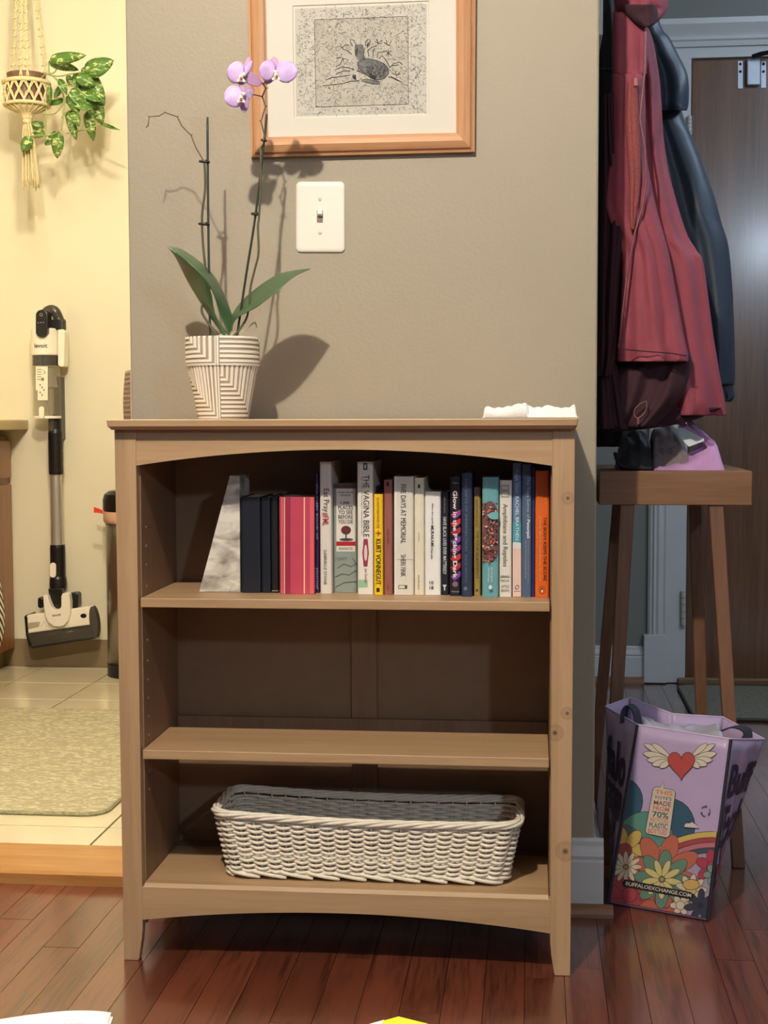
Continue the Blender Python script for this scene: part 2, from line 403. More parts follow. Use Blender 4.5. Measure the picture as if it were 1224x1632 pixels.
# top board with coved under edge
tb = MB(); y0, y1 = -.024, .306
for (a, b, z0, z1) in ((0, 0, H-.012, H),):
    tb.hexa([(-.3975, y0, H-.0115), (.3955, y0, H-.0115), (.3955, y1, H-.0115), (-.3975, y1, H-.0115)], [(-.3985, y0-.001, H), (.3965, y0-.001, H), (.3965, y1, H), (-.3985, y1, H)])
    tb.hexa([(-.393, y0+.008, .930), (.392, y0+.008, .930), (.392, y1, .930), (-.393, y1, .930)], [(-.3975, y0, H-.0115), (.3955, y0, H-.0115), (.3955, y1, H-.0115), (-.3975, y1, H-.0115)])
obj('top_board', tb, m_wx, bc, bevel=.002)
def arch(xs, zt, ze, zm, y0, y1, n=24):
    poly = [(-xs, y0, zt), (xs, y0, zt)]
    for k in range(n+1):
        x = xs-2*xs*k/n; poly.append((x, y0, zm-(zm-ze)*(x/xs)**2))
    mb = MB(); mb.v = []; N = n+1
    fr = [Vector((-xs+2*xs*k/n, 0, 0)) for k in range(N)]
    vs = []
    for y in (y0, y1):
        for k in range(N): x = -xs+2*xs*k/n; vs.append((x, y, zt))
        for k in range(N): x = -xs+2*xs*k/n; vs.append((x, y, zm-(zm-ze)*(x/xs)**2))
    fs = []
    for k in range(n):
        fs += [(k, k+1, N+k+1, N+k), (2*N+k, 3*N+k, 3*N+k+1, 2*N+k+1), (k, 2*N+k, 2*N+k+1, k+1), (N+k, N+k+1, 3*N+k+1, 3*N+k)]
    fs += [(0, N, 3*N, 2*N), (N-1, 3*N-1, 4*N-1, 2*N-1)]
    mb.add(vs, fs); return mb
XI = .3545
obj('top_rail', arch(XI, .930, P(219, 742, .002).z, P(548, 716.5, .002).z, .002, .020), m_wx, bc)
zB = P(552, 1419, .0).z
obj('bottom_rail', arch(XI, zB-.006, P(228, 1466, .001).z, P(552, 1456, .001).z, .001, .020), m_wx, bc)
ZS = [P(224, 953, .004).z, P(224, 1195, .004).z]
for z in ZS:
    mb = MB(); mb.box(-.3515, .3515, .004, .192 if z < .5 else .259, z-.0165, z)
    obj('shelf', mb, m_wx, bc, bevel=.0015)
mb = MB(); mb.prism([(-.3515, .0215, zB-.018), (-.3515, .0215, zB-.007), (-.3515, .002, zB-.006), (-.3515, .008, zB), (-.3515, .222, zB), (-.3515, .222, zB-.018)], (.703, 0, 0))
obj('shelf', mb, m_wx, bc, label='fixed bottom shelf with a bevelled front edge')
obj('back_panel', MB().box(-.372, .372, .266, .271, .06, .930), M('brown_fibreboard', (130, 103, 78), .6, var=.05, vs=25, bump=.1, bs=300), bc)
xs0, xs1 = P(560, 1000, .262).x, P(600.5, 1000, .262).x
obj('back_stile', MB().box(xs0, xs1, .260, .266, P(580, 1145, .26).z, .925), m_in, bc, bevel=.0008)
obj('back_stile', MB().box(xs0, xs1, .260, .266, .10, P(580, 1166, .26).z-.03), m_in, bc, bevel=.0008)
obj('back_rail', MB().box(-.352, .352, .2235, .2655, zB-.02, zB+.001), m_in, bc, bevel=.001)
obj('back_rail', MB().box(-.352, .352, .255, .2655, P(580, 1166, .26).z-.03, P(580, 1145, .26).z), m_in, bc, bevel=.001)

# ================================================================== BOOKS
m_page = M('book_pages', (222, 212, 190), .8, var=.08, vs=2, stretch=(400, 1, 1))
def yfor(u, vb): return Q(u, vb, ZS[0]).y
MATS = {}
def dull(c): 
    g = (c[0]+c[1]+c[2])/3; return tuple(int((x*.80+g*.20)*.90) for x in c)
def cm(c, rough=.45):
    k = (tuple(c), rough)
    if k not in MATS: MATS[k] = M('paint_%d_%d_%d' % tuple(c), c, rough, var=.04, vs=30)
    return MATS[k]
LASTX = [P(383.6, 900, .1).x]
def book(name, label, u0, u1, vt, vb, col, texts=(), shapes=(), depth=.14, rough=.42, hard=False):
    yf = yfor((u0+u1)/2, vb); z0 = ZS[0]+.0004
    p0 = P(u0, vb, yf); p1 = P(u1, vb, yf); zt = P((u0+u1)/2, vt, yf).z
    x0 = max(p0.x, LASTX[0]+.0002); x1 = max(p1.x-.0002, x0+.0015); LASTX[0] = x1
    depth = min(depth, .2575-yf)
    t = thing(name, label, 'book', ((x0+x1)/2, yf+depth/2, ZS[0]), 'books on the top shelf')
    m = cm(col, rough); c = .0012
    cv = MB()
    r = min(.004, (x1-x0)*.3)
    prof = [(x0, yf+r), (x0+r*.3, yf+r*.3), (x0+r, yf), (x1-r, yf), (x1-r*.3, yf+r*.3), (x1, yf+r), (x1, yf+depth), (x1-c, yf+depth), (x1-c, yf+r+.001), (x0+c, yf+r+.001), (x0+c, yf+depth), (x0, yf+depth)]
    n = len(prof)
    vs = [(a, b, z0) for a, b in prof]+[(a, b, zt) for a, b in prof]
    fs = [(i, (i+1) % n, n+(i+1) % n, n+i) for i in range(n)]
    for o_ in (0, n):
        q = lambda *a: tuple(o_+k for k in a)
        fs += [q(0, 1, 9), q(1, 2, 9), q(2, 3, 8, 9), q(3, 4, 8), q(4, 5, 8), q(5, 6, 7, 8), q(0, 9, 10, 11)]
    cv.add(vs, fs); obj('cover', cv, m, t)
    obj('pages', MB().box(x0+c+.0001, x1-c-.0001, yf+r+.0012, yf+depth-.002, z0+.0015, zt-.0025), m_page, t)
    layers = {}
    for i, (lname, poly, colr) in enumerate(shapes):
        yy = yf-.00025-.00004*i; mb = MB()
        ul, ur = u0+.6, u1-.6
        fill(mb, clip(poly, [(ul, vt+.5), (ur, vt+.5), (ur, vb-.5), (ul, vb-.5)]), lambda u, v: P(u, v, yy))
        if mb.v: obj(lname, mb, cm(colr), t, fixn=False)
    for i, (s, quad, colr, bold) in enumerate(texts):
        mb = MB(); yy = yf-.0008
        text(mb, s, quad, lambda u, v: P(u, v, yy), bold)
        obj('lettering', mb, cm(colr), t, fixn=False)
    return t
R = rect
# marble bookend
yb_ = yfor(350, 944)
m_marble, N_, L_, b_ = newmat('white_marble')
b_.inputs['Roughness'].default_value = .35
tc = N_.new('ShaderNodeTexCoord'); n1 = N_.new('ShaderNodeTexNoise'); n1.inputs['Scale'].default_value = 22; n1.inputs['Detail'].default_value = 10; n1.inputs['Distortion'].default_value = .5
mp_ = N_.new('ShaderNodeMapping'); mp_.inputs['Rotation'].default_value = (0, .9, .3); mp_.inputs['Scale'].default_value = (1, 1, 1.8)
rr = N_.new('ShaderNodeValToRGB'); rr.color_ramp.elements[0].position = .32; rr.color_ramp.elements[1].position = .62
rr.color_ramp.elements[0].color = lin((136, 128, 118)); rr.color_ramp.elements[1].color = lin((226, 220, 208))
L_.new(tc.outputs['Object'], mp_.inputs[0]); L_.new(mp_.outputs[0], n1.inputs[0]); L_.new(n1.outputs[0], rr.inputs[0]); L_.new(rr.outputs[0], b_.inputs['Base Color'])
zs = ZS[0]+.0003
pp = [P(317, 944, yb_), P(366, 758, yb_), P(381.8, 758, yb_), P(383, 944, yb_)]
pp[0].z = pp[3].z = zs
be = obj('marble_bookend', MB().prism(pp, (0, .09, 0)), m_marble, bevel=.0012)
tag(be, 'white veined marble wedge bookend at the left of the books', 'bookend')
book('hardback_book', 'thick plain navy cloth book touching the marble bookend', 384.5, 416, 792, 945, (20, 24, 36), depth=.12)
book('hardback_book', 'plain navy cloth book between thick navy one and black one', 416.3, 432, 793, 945, (16, 20, 30), depth=.12)
book('hardback_book', 'narrow black book with faint ribs beside the pink album', 432.4, 444.5, 791, 945, (18, 20, 22), shapes=[('spine_rule', R(432, 445, 941, 942.2), (150, 140, 110))], depth=.12)
book('photo_album', 'thick glossy pink album with thin gold vertical lines', 445.5, 501, 792, 947, (190, 74, 96), rough=.15, depth=.13,
     shapes=[('spine_band', R(455, 463, 780, 960), (150, 42, 70)), ('gold_rule', R(452.6, 454, 780, 960), (232, 190, 150)), ('gold_rule', R(449, 449.7, 780, 960), (225, 150, 140)),
             ('gold_rule', R(484, 486, 780, 960), (236, 196, 150)), ('spine_band', R(494, 501, 780, 960), (224, 96, 104))])
book('thin_paperback', 'very thin dark purple paperback between pink album and tall white book', 502, 509, 754, 945, (44, 36, 92), texts=[('the little book of', down(504, 507, 770, 860), (170, 170, 200), 0), ('journal', down(504, 507, 905, 938), (200, 200, 220), 0)], depth=.1)
book('paperback_book', 'tall slim white paperback with handwritten title left of the map book', 510.3, 529, 736, 946.5, (222, 214, 204),
     texts=[('Eat Pray', down(513, 524.5, 779, 816), (70, 40, 40), .0), ('#FML', down(513, 523.5, 817, 838), (170, 40, 50), .01), ('GABRIELLE STONE', down(516, 520.5, 876, 932), (60, 58, 60), 0)])
mp6 = [('label_panel', R(536, 566, 779, 879), (224, 216, 206)), ('spine_band', R(531, 570, 770, 778), (90, 50, 50)), ('red_band', R(536, 567, 863, 870), (176, 30, 40)), ('tree_picture', ell(551.5, 845, 8, 7), (96, 44, 44)), ('tree_picture', R(550.5, 552.5, 850, 860), (50, 40, 40)), ('picture_ground', ell(552, 860, 11, 2.4), (60, 64, 66))]
for a in ([(538, 905), (548, 898), (560, 903), (569, 896)], [(533, 920), (545, 914), (556, 916), (569, 908)], [(534, 936), (548, 928), (569, 926)], [(560, 880), (562, 890), (568, 897)]):
    mp6.append(('map_line', [(u, v) for u, v in a]+[(u, v+1.1) for u, v in reversed(a)], (58, 70, 74)))
book('paperback_book', 'wide grey-green map-patterned paperback with white panel and red band', 531.5, 569, 771, 944.5, (140, 150, 142), shapes=mp6,
     texts=[('1,000', rect(543, 557, 799, 804.5), (40, 36, 40), .01), ('PLACES', rect(539, 562.5, 806, 812), (40, 36, 40), .01), ('TO SEE', rect(539.5, 562, 813.5, 819.5), (40, 36, 40), .01),
            ('BEFORE', rect(539, 562.5, 821, 827), (40, 36, 40), .01), ('YOU DIE', rect(539, 562.5, 828.5, 834.5), (40, 36, 40), .01), ('SCHULTZ', rect(540, 562, 872.5, 876), (40, 36, 40), .01), ('THE NEW YORK TIMES', rect(539, 563, 783.5, 785.8), (60, 56, 56), 0), ('BESTSELLER', rect(543, 559, 788, 790.5), (60, 56, 56), 0), ('COAST', rect(533, 553, 888, 893), (90, 100, 100), 0)])
book('paperback_book', 'tall white paperback with maroon emblem and green sticker low on spine', 569.8, 595.2, 736, 947.7, (232, 226, 216),
     shapes=[('publisher_mark', R(579, 585.5, 738, 749), (60, 56, 56)), ('publisher_mark', R(581, 583.5, 740.5, 746.5), (226, 220, 210)),
             ('emblem', [(579.5, 859), (586, 859), (587.5, 877), (588, 882), (587, 888), (585.5, 903), (579.5, 903), (578, 888), (577.3, 881), (578.5, 872)], (150, 54, 78)), ('emblem_centre', ell(582.8, 881, 2.6, 13), (224, 206, 200)),
             ('green_sticker', R(571, 586, 924, 936), (150, 196, 160))],
     texts=[('THE VAGINA BIBLE', down(579, 588.5, 757, 856), (62, 50, 56), 0), ('The Vulva and the Vagina: separating the myth', down(575.3, 577.7, 759, 853), (90, 80, 84), 0), ('Jen Gunter', down(580, 585.5, 906, 930), (150, 60, 84), 0)])
book('paperback_book', 'short bright yellow paperback with black capital lettering', 596, 610.8, 787.5, 948.4, (240, 196, 30),
     shapes=[('star_mark', ell(603, 850, 5, 1.1), (150, 70, 20)), ('star_mark', ell(603, 850, 1.1, 5), (150, 70, 20)), ('publisher_mark', R(600, 605, 937, 943.5), (50, 40, 20))],
     texts=[('SLAUGHTERHOUSE-FIVE', down(600.5, 604.5, 793, 842), (150, 100, 10), 0), ('KURT VONNEGUT', down(599, 607, 859, 932), (34, 28, 16), .01)])
book('paperback_book', 'mauve-brown paperback with faint title right of the yellow book', 612, 626, 765, 948, (150, 92, 84), shapes=[('publisher_mark', R(616, 620, 768, 775), (40, 24, 24))], texts=[('THE GIRL', down(617, 620, 842, 868), (96, 40, 44), 0), ('CAMUS', down(617, 620, 930, 940), (96, 40, 44), 0)])
book('paperback_book', 'wide off-white paperback with thin tall lettering and creased spine', 628, 659.6, 759.5, 948.6, (224, 218, 206),
     shapes=[('crease', R(629, 659, 891, 892.5), (190, 180, 168)), ('crease', R(628.5, 632, 760, 948), (236, 232, 222)), ('publisher_mark', R(635, 649, 932.5, 938.5), (80, 76, 76)), ('publisher_mark', R(636, 645, 933.5, 937.5), (224, 218, 206))],
     texts=[('FIVE DAYS AT MEMORIAL', down(638.5, 647, 772, 866), (76, 70, 72), 0), ('SHERI FINK', down(638.5, 646.5, 884, 919), (76, 70, 72), 0)])
book('paperback_book', 'slim cream paperback with small dark square near its top', 660.4, 676.4, 761.5, 948.6, (230, 222, 198), shapes=[('publisher_mark', R(666, 669.5, 772, 778), (50, 46, 40))],
     texts=[('JUMBO', down(666, 668.5, 849, 863), (130, 120, 104), 0), ('LEONARD BOCK', down(666, 668.5, 916, 940), (110, 100, 88), 0)])
book('paperback_book', 'short clean white paperback with small numerals near its foot', 677, 702.7, 783.5, 948.6, (236, 234, 230),
     texts=[('MURAKAMI', down(686.5, 691.5, 838, 871), (40, 40, 44), .01), ('Haruki', down(686.5, 690.5, 873, 891), (60, 60, 64), 0), ('After the quake', down(687, 691, 802, 837), (70, 70, 74), 0), ('10', rect(684.5, 691, 926, 931.5), (30, 30, 34), .02), ('18', rect(684.5, 691, 934, 939.5), (30, 30, 34), .02)])
book('paperback_book', 'short plain black paperback with narrow white capital lettering', 703.2, 716.2, 784, 948.4, (26, 26, 32),
     shapes=[('publisher_mark', [(705, 932), (712, 932), (709.5, 936), (709.5, 941), (707.5, 941), (707.5, 936)], (210, 210, 214))],
     texts=[('HAVE BLACK LIVES EVER MATTERED?', down(706, 711.5, 824, 915), (214, 214, 220), .01), ('MUMIA ABU-JAMAL', down(707, 709.5, 790, 818), (150, 150, 156), 0)])
sw = [('flame_picture', [(718, 820+14*k), (734, 812+14*k), (734, 820+14*k), (724, 828+14*k)], [(150, 60, 130), (200, 50, 60), (170, 40, 60), (120, 60, 150)][k % 4]) for k in range(8)]
book('paperback_book', 'black paperback with red and violet swirls and bold white title', 717, 734.6, 759.5, 950, (28, 22, 32), shapes=sw+[('publisher_mark', ell(725.5, 931, 4.5, 4.5), (120, 100, 110))],
     texts=[('Glow in the F*cking Dark', down(720, 729, 782, 922), (238, 232, 232), .02), ('Tara', rect(721, 730, 768, 771), (190, 190, 196), 0), ('Schuster', rect(719.5, 732, 941, 944), (170, 160, 160), 0)])
book('paperback_book', 'navy paperback with faint grey spine lettering beside the swirled black one', 735.4, 752.6, 754, 951.3, (44, 54, 82), shapes=[('publisher_mark', ell(742, 938, 3, 3), (100, 112, 136))], texts=[('THE GIFTS OF IMPERFECTION', down(741, 745, 762, 878), (110, 120, 144), 0), ('BRENE BROWN', down(741, 744.5, 884, 928), (100, 110, 134), 0)])
book('thin_paperback', 'slim olive-gold paperback left of the teal mosaic one', 755, 766.3, 777, 949.8, (160, 134, 70), shapes=[('spine_band', R(755, 766, 777, 790), (110, 74, 66)), ('publisher_mark', R(758, 762, 939, 943), (110, 40, 30))],
     texts=[('THE FOUR AGREEMENTS', down(758, 763, 846, 922), (86, 66, 26), 0), ('DON MIGUEL RUIZ', down(758, 761.5, 796, 840), (100, 78, 34), 0)])
rb = random.Random(5); dots = []
for k in range(150):
    u = 769+rb.random()*24; v = 800+rb.random()*96
    c = rb.choice([(190, 90, 60), (120, 46, 46), (225, 190, 170), (70, 44, 60), (200, 130, 80), (90, 110, 120)])
    dots.append(('pattern_fleck', ell(u, v, 1.1+rb.random(), 1.0+rb.random(), 0, 6), c))
book('paperback_book', 'teal paperback with dense speckled red mosaic patch', 768.2, 794.6, 760.5, 952, (104, 160, 168), shapes=[('mosaic_patch', ell(781, 848, 17, 50), (112, 72, 72))]+dots+[('leaf_patch', ell(788, 822, 10, 6), (110, 170, 178)), ('publisher_mark', ell(781.5, 936, 2.8, 3.4), (210, 224, 220))],
     texts=[('Emergent', down(782, 785.5, 905, 928), (214, 226, 224), 0), ('Strategy', down(777, 780.5, 905, 928), (214, 226, 224), 0)])
book('paperback_book', 'cream-white field guide with grey serif title right of the teal book', 795.3, 815.8, 765.5, 951.3, (226, 220, 206),
     shapes=[('publisher_mark', R(798.5, 811.5, 773, 793), (150, 146, 138)), ('publisher_mark', R(800, 810, 775, 791), (205, 200, 188)), ('rule', R(797, 813, 919.5, 920.1), (90, 90, 86))],
     texts=[('Amphibians and Reptiles', down(799.5, 809, 803, 903), (74, 78, 76), 0), ('SPRING', rect(798, 811, 917, 921), (60, 60, 60), 0), ('FIELD ID', rect(798, 811, 923.5, 927), (60, 60, 60), 0), ('LITTLE', rect(799, 811, 932.5, 937), (60, 60, 60), 0), ('BROWN', rect(799, 811, 939, 943.5), (60, 60, 60), 0), ('SERIES', rect(801, 809, 780, 785), (110, 106, 100), 0)])
book('paperback_book', 'tall paperback fading from blue and teal down to pale pink', 816.5, 831, 738, 951.3, (96, 122, 160),
     shapes=[('teal_wash', R(816, 832, 833, 871), (70, 150, 168)), ('white_wash', ell(822, 872, 14, 8), (222, 216, 212)), ('pink_wash', R(816, 832, 874, 960), (228, 196, 182)), ('signature', ell(824, 936, 3, 4, .5), (70, 44, 44)), ('signature_gap', ell(824, 936, 2, 2.6, .5), (228, 196, 182)), ('rule', R(819, 829, 942, 942.8), (90, 60, 60))],
     texts=[('RACHEL BRATHEN', down(821.5, 827, 791, 861), (226, 232, 240), 0), ('Yoga Girl', down(820, 826.5, 747, 784), (190, 200, 214), 0)])
book('paperback_book', 'tall slate-blue paperback with one bold white word on its spine', 831.3, 846.8, 740, 952, (78, 96, 124),
     texts=[('The Yoga Sutras of', down(838.5, 844.5, 760, 826), (176, 186, 200), 0), ('Patanjali', down(838.5, 844.5, 828, 858), (226, 230, 236), .02), ('Commentary on the Raja Yoga Sutras', down(840.5, 843, 862, 930), (160, 170, 186), 0), ('by Sri Swami Satchidananda', down(836.5, 838.7, 862, 922), (176, 186, 200), 0)])
book('thin_paperback', 'very thin royal-blue booklet against the orange book', 847.2, 852, 745, 951.5, (34, 48, 104), depth=.12)
book('paperback_book', 'bright orange paperback at the right end of the row', 852.6, 875.2, 750.5, 952.4, (226, 104, 34),
     shapes=[('emblem_disc', ell(864, 940.5, 5.2, 6.2), (60, 30, 20)), ('emblem_disc', ell(864, 940.5, 4.4, 5.4), (226, 104, 34)), ('emblem_bird', ell(864, 941, 2.4, 4), (40, 30, 30)), ('emblem_belly', ell(864, 942, 1.3, 2.6), (240, 236, 230))],
     texts=[('THE BODY KEEPS THE SCORE', down(866, 871, 824, 926), (60, 30, 20), .01), ('Mind, Brain and Body in the', down(859.5, 862, 824, 926), (240, 190, 150), 0), ('VAN DER KOLK', down(862, 865.5, 762, 814), (200, 140, 104), 0)])

# ================================================================== BASKET
yF = Q(363, 1394, zB).y
bL, bR = P(366, 1390, yF).x, P(806, 1405, yF).x
zr = P(560, 1303, yF-.01).z-zB
bw = bR-bL; bd = .150; flx, fly = .022, .012
yF = min(yF, .2-bd); 
bk = thing('wicker_basket', 'long white wicker basket on the bottom shelf', 'basket', ((bL+bR)/2, yF+bd/2, zB))
m_wick = M('white_painted_wicker', (236, 226, 208), .5, var=.08, vs=60, bump=.3, bs=200)
cxb, cyb = (bL+bR)/2, yF+bd/2
def bpt(s, h):   # s along perimeter (m), h 0..1 height -> point & outward
    a, b = bw/2+flx*h, bd/2+fly*h; r = .03
    per = 4*(a+b)-8*r+2*PI*r; s = (s % 1)*per
    segs = [('l', (-a+r, -b), (1, 0), 2*a-2*r), ('c', (a-r, -b+r), -PI/2, 0), ('l', (a, -b+r), (0, 1), 2*b-2*r), ('c', (a-r, b-r), 0, 0), ('l', (a-r, b), (-1, 0), 2*a-2*r), ('c', (-a+r, b-r), PI/2, 0), ('l', (-a, b-r), (0, -1), 2*b-2*r), ('c', (-a+r, -b+r), PI, 0)]
    for sg in segs:
        ln = sg[3] if sg[0] == 'l' else PI/2*r
        if s <= ln:
            if sg[0] == 'l':
                d = sg[2]; return Vector((sg[1][0]+d[0]*s, sg[1][1]+d[1]*s, 0)), Vector((d[1], -d[0], 0))
            an = sg[2]+s/r; return Vector((sg[1][0]+r*math.cos(an), sg[1][1]+r*math.sin(an), 0)), Vector((math.cos(an), math.sin(an), 0))
        s -= ln
    return Vector((-a+r, -b, 0)), Vector((0, -1, 0))
NST = 52; rim_h = zr
def rimsag(x): return .006*((x)/(bw/2))**2 - .004*(x/(bw/2))
def B(s, h, out, dz=0):
    p, n = bpt(s, h); z = zB+.006+h*(rim_h-.010)+dz+rimsag(p.x)*h
    return Vector((cxb+p.x+n.x*out, cyb+p.y+n.y*out, z))
for k in range(NST):
    s = (k+.5)/NST
    obj('stake', MB().tube([B(s, h, 0) for h in (0, .33, .66, 1)], .0016, 6), m_wick, bk, smooth=True)
NR = 19
rw = random.Random(2)
for r_ in range(NR):
    h = .09+.80*r_/(NR-1); pts = []; NP = NST*6; jt = [rw.uniform(-.0005, .0005) for _ in range(NST+1)]
    for i in range(NP):
        s = i/NP; ph = s*NST-.5
        out = .0050*math.cos(PI*ph+(PI if r_ % 2 else 0))
        pts.append(B(s, h, out, -.0016*math.cos(PI*ph+(PI if r_ % 2 else 0))+jt[int(ph) % NST]))
    obj('weaver_strand', MB().tube(pts, .0029, 7, closed=True), m_wick, bk, smooth=True)
for nm, h0, rad, amp, nt, ns in (('rim_braid', 1.0, .0031, .0056, 7, 5), ('base_braid', .045, .0028, .0030, 5, 2)):
    for q in range(ns):
        pts = []; NP = 420
        for i in range(NP):
            s = i/NP; a = 2*PI*(nt*s+q/ns)
            pts.append(B(s, h0, amp*math.cos(a)+(.002 if h0 > .5 else 0), amp*.8*math.sin(a)+(-.0004 if h0 < .5 else 0)+(0 if h0 > .5 else .0012)))
        obj(nm, MB().tube(pts, rad, 7, closed=True), m_wick, bk, smooth=True)
for k in range(NST//2):
    s0 = (k*2+.2)/NST; pts = [B(s0+q*3.0/NST/5, 0, .001+.0055*math.sin(PI*q/5)+.002*(q/5), .0105-.0125*(q/5)) for q in range(6)]
    obj('border_strand', MB().tube(catmull(pts, 3), .0033, 7), m_wick, bk, smooth=True)
for k in range(18):
    yy = cyb-bd/2+.006+(bd-.012)*k/17
    obj('base_strand', MB().tube([(cxb-bw/2+.004, yy, zB+.0068), (cxb+bw/2-.004, yy, zB+.0068)], .0035, 6), m_wick, bk, smooth=True)

# ================================================================== WALL: SWITCH, PICTURE
def rrect(u0, u1, v0, v1, r, n=5):
    o_ = []
    for (cu, cv, a) in ((u1-r, v0+r, -PI/2), (u1-r, v1-r, 0), (u0+r, v1-r, PI/2), (u0+r, v0+r, PI)):
        for k in range(n+1): t = a+PI/2*k/n; o_.append((cu+r*math.cos(t), cv+r*math.sin(t)))
    return o_
ls = thing('light_switch', 'white rounded toggle light switch plate on the taupe wall', 'light switch', P(510, 346, YW))
m_plate = M('white_switch_plastic', (238, 232, 222), .3, var=.01)
mb = MB(); rings = [(0, 0), (0, .003), (1.2, .0045), (3.2, .0056), (6, .006)]
vs = []; npt = 24
for (ins, d) in rings:
    vs += [P(u, v, YW-d) for u, v in rrect(472+ins, 549.5-ins, 289.5+ins, 402-ins, 7.5)]
fs = [(i*24+k, i*24+(k+1) % 24, (i+1)*24+(k+1) % 24, (i+1)*24+k) for i in range(4) for k in range(24)]+[tuple(range(96, 120)), tuple(range(23, -1, -1))]
obj('plate', mb.add(vs, fs), m_plate, ls, smooth=False)
obj('slot', MB().prism([P(505, 335, YW-.0063), P(514.5, 335, YW-.0063), P(514.5, 355, YW-.0063), P(505, 355, YW-.0063)], (0, .0006, 0)), M('slot_shadow_plastic', (120, 108, 96), .5), ls)
obj('toggle', MB().hexa([P(505.6, 345, YW-.0055), P(513.8, 345, YW-.0055), P(513.8, 336.5, YW-.0055), P(505.6, 336.5, YW-.0055)], [P(506, 341, YW-.017), P(513.4, 341, YW-.017), P(513.4, 334.5, YW-.016), P(506, 334.5, YW-.016)]), m_plate, ls, bevel=.0008)
for v in (317.5, 371):
    c = P(510, v, YW-.006)
    obj('screw', MB().tube([c, c+Vector((0, -.0012, 0)), c+Vector((0, -.0016, 0))], [.0036, .0034, .002], 12), M('screw_paint', (205, 196, 184), .3) if 'screw_paint' not in bpy.data.materials else bpy.data.materials['screw_paint'], ls)

pf = thing('framed_picture', 'pine-framed etching of a resting fawn above the orchid', 'picture', P(580, 250, YW))
m_fr = [wood('honey_pine_h', (202, 154, 114), (182, 132, 94), 'x', 1, .35, coat=.2), wood('honey_pine_v', (202, 154, 114), (182, 132, 94), 'z', 1, .35, coat=.2)]
outer = [(394.5, -46), (758.5, -56), (756.5, 242), (400.5, 251)]
inner = [(423, -14), (726, -22), (727, 211.5), (427, 218.5)]
fprof = [(0, 0), (0, .012), (.12, .014), (.14, .009), (.22, .011), (.24, .016), (.34, .018), (.60, .022), (.85, .019), (.97, .012), (1, .012), (1, .002)]
for i in range(4):
    j = (i+1) % 4; mb = MB(); vs = []
    for a in (i, j):
        for t, d in fprof:
            u = outer[a][0]*(1-t)+inner[a][0]*t; v = outer[a][1]*(1-t)+inner[a][1]*t; vs.append(P(u, v, YW-.001-d))
    n = len(fprof); fs = [(k, (k+1) % n, n+(k+1) % n, n+k) for k in range(n)]+[tuple(range(n)), tuple(range(2*n-1, n-1, -1))]
    obj('frame_side', mb.add(vs, fs), m_fr[i % 2], pf)
yM = YW-.009
m_mat = M('cream_mat_board', (214, 208, 198), .8, var=.01)
m_paper = M('etching_paper', (192, 188, 180), .85, var=.05, vs=40)
win = [(466, 9), (684, 1), (684, 183), (468, 188.5)]
mb = MB(); oq = inner
vs = [P(u, v, yM) for u, v in oq]+[P(u, v, yM) for u, v in win]+[P(u+(1.3 if u < 580 else -1.3), v+(1.3 if v < 90 else -1.3), yM+.002) for u, v in win]
fs = [(k, (k+1) % 4, 4+(k+1) % 4, 4+k) for k in range(4)]+[(4+k, 4+(k+1) % 4, 8+(k+1) % 4, 8+k) for k in range(4)]
obj('mat_board', mb.add(vs, fs), m_mat, pf)
obj('picture_sheet', MB().add([P(u, v, yM+.0022) for u, v in win], [(0, 1, 2, 3)]), m_mat, pf)
pq = [(470, 14), (680.5, 6), (680, 180), (472, 185)]
fP = lambda u, v: P(u, v, yM+.0016)
mb = MB(); fill(mb, pq, lambda u, v: P(u, v, yM+.0019)); obj('print_area', mb, m_paper, pf)
plate = [(501, 31.5), (650, 26), (651, 166), (503.5, 170.5)]
mb = MB(); fill(mb, plate, lambda u, v: P(u, v, yM+.0018)); obj('print_plate', mb, M('etching_plate_tone', (176, 172, 162), .85, var=.12, vs=25), pf)
re = random.Random(11); ln = MB(); ln2 = MB()
for k in range(2300):
    u = 471+re.random()*208; v = 8+re.random()*176
    if v < 14-(u-470)*.035+1 or v > 184-(u-470)*.02: continue
    a = re.random()*PI*2; pts = [(u, v)]
    for _ in range(3):
        a += re.uniform(-.8, .8); pts.append((pts[-1][0]+1.5*math.cos(a), pts[-1][1]+1.5*math.sin(a)))
    if max(p[0] for p in pts) > 679.5 or min(p[0] for p in pts) < 472: continue
    stroke(ln, pts, re.choice([.35, .5, .7]), fP)
o = obj('etched_scribbles', ln, M('etching_grey_ink', (120, 116, 110), .9), pf, fixn=False); o['kind'] = 'stuff'
def E_(cx, cy): return (480+cx/6.12, 15+cy/6.12)     # crop coords
dk = MB(); fD = lambda u, v: P(u, v, yM+.0012)
for a, b in ((0, 1), (1, 2), (2, 3), (3, 0)): stroke(dk, [plate[a], plate[b]], .6, fD)
def es(pts, wd): stroke(dk, [E_(*p) for p in pts], wd*1.25, fD)
body = [(600, 480), (660, 482), (740, 500), (810, 530), (850, 580), (850, 630), (810, 675), (740, 690), (680, 670), (640, 640), (590, 600), (556, 570), (550, 520), (575, 500)]
md = MB(); fill(md, [E_(*p) for p in body], lambda u, v: P(u, v, yM+.0014))
fill(md, [E_(*p) for p in [(535, 345), (600, 340), (612, 380), (608, 430), (600, 490), (560, 500), (530, 450), (524, 400)]], lambda u, v: P(u, v, yM+.0014))
fill(md, [E_(*p) for p in [(562, 440), (612, 430), (628, 486), (670, 500), (610, 575), (556, 550), (566, 500)]], lambda u, v: P(u, v, yM+.0013))
fill(md, [E_(*p) for p in [(600, 690), (690, 695), (770, 700), (770, 732), (700, 728), (640, 712)]], lambda u, v: P(u, v, yM+.0014))
obj('fawn_drawing', md, M('etching_mid_ink', (104, 104, 104), .9, var=.35, vs=160), pf, fixn=False)
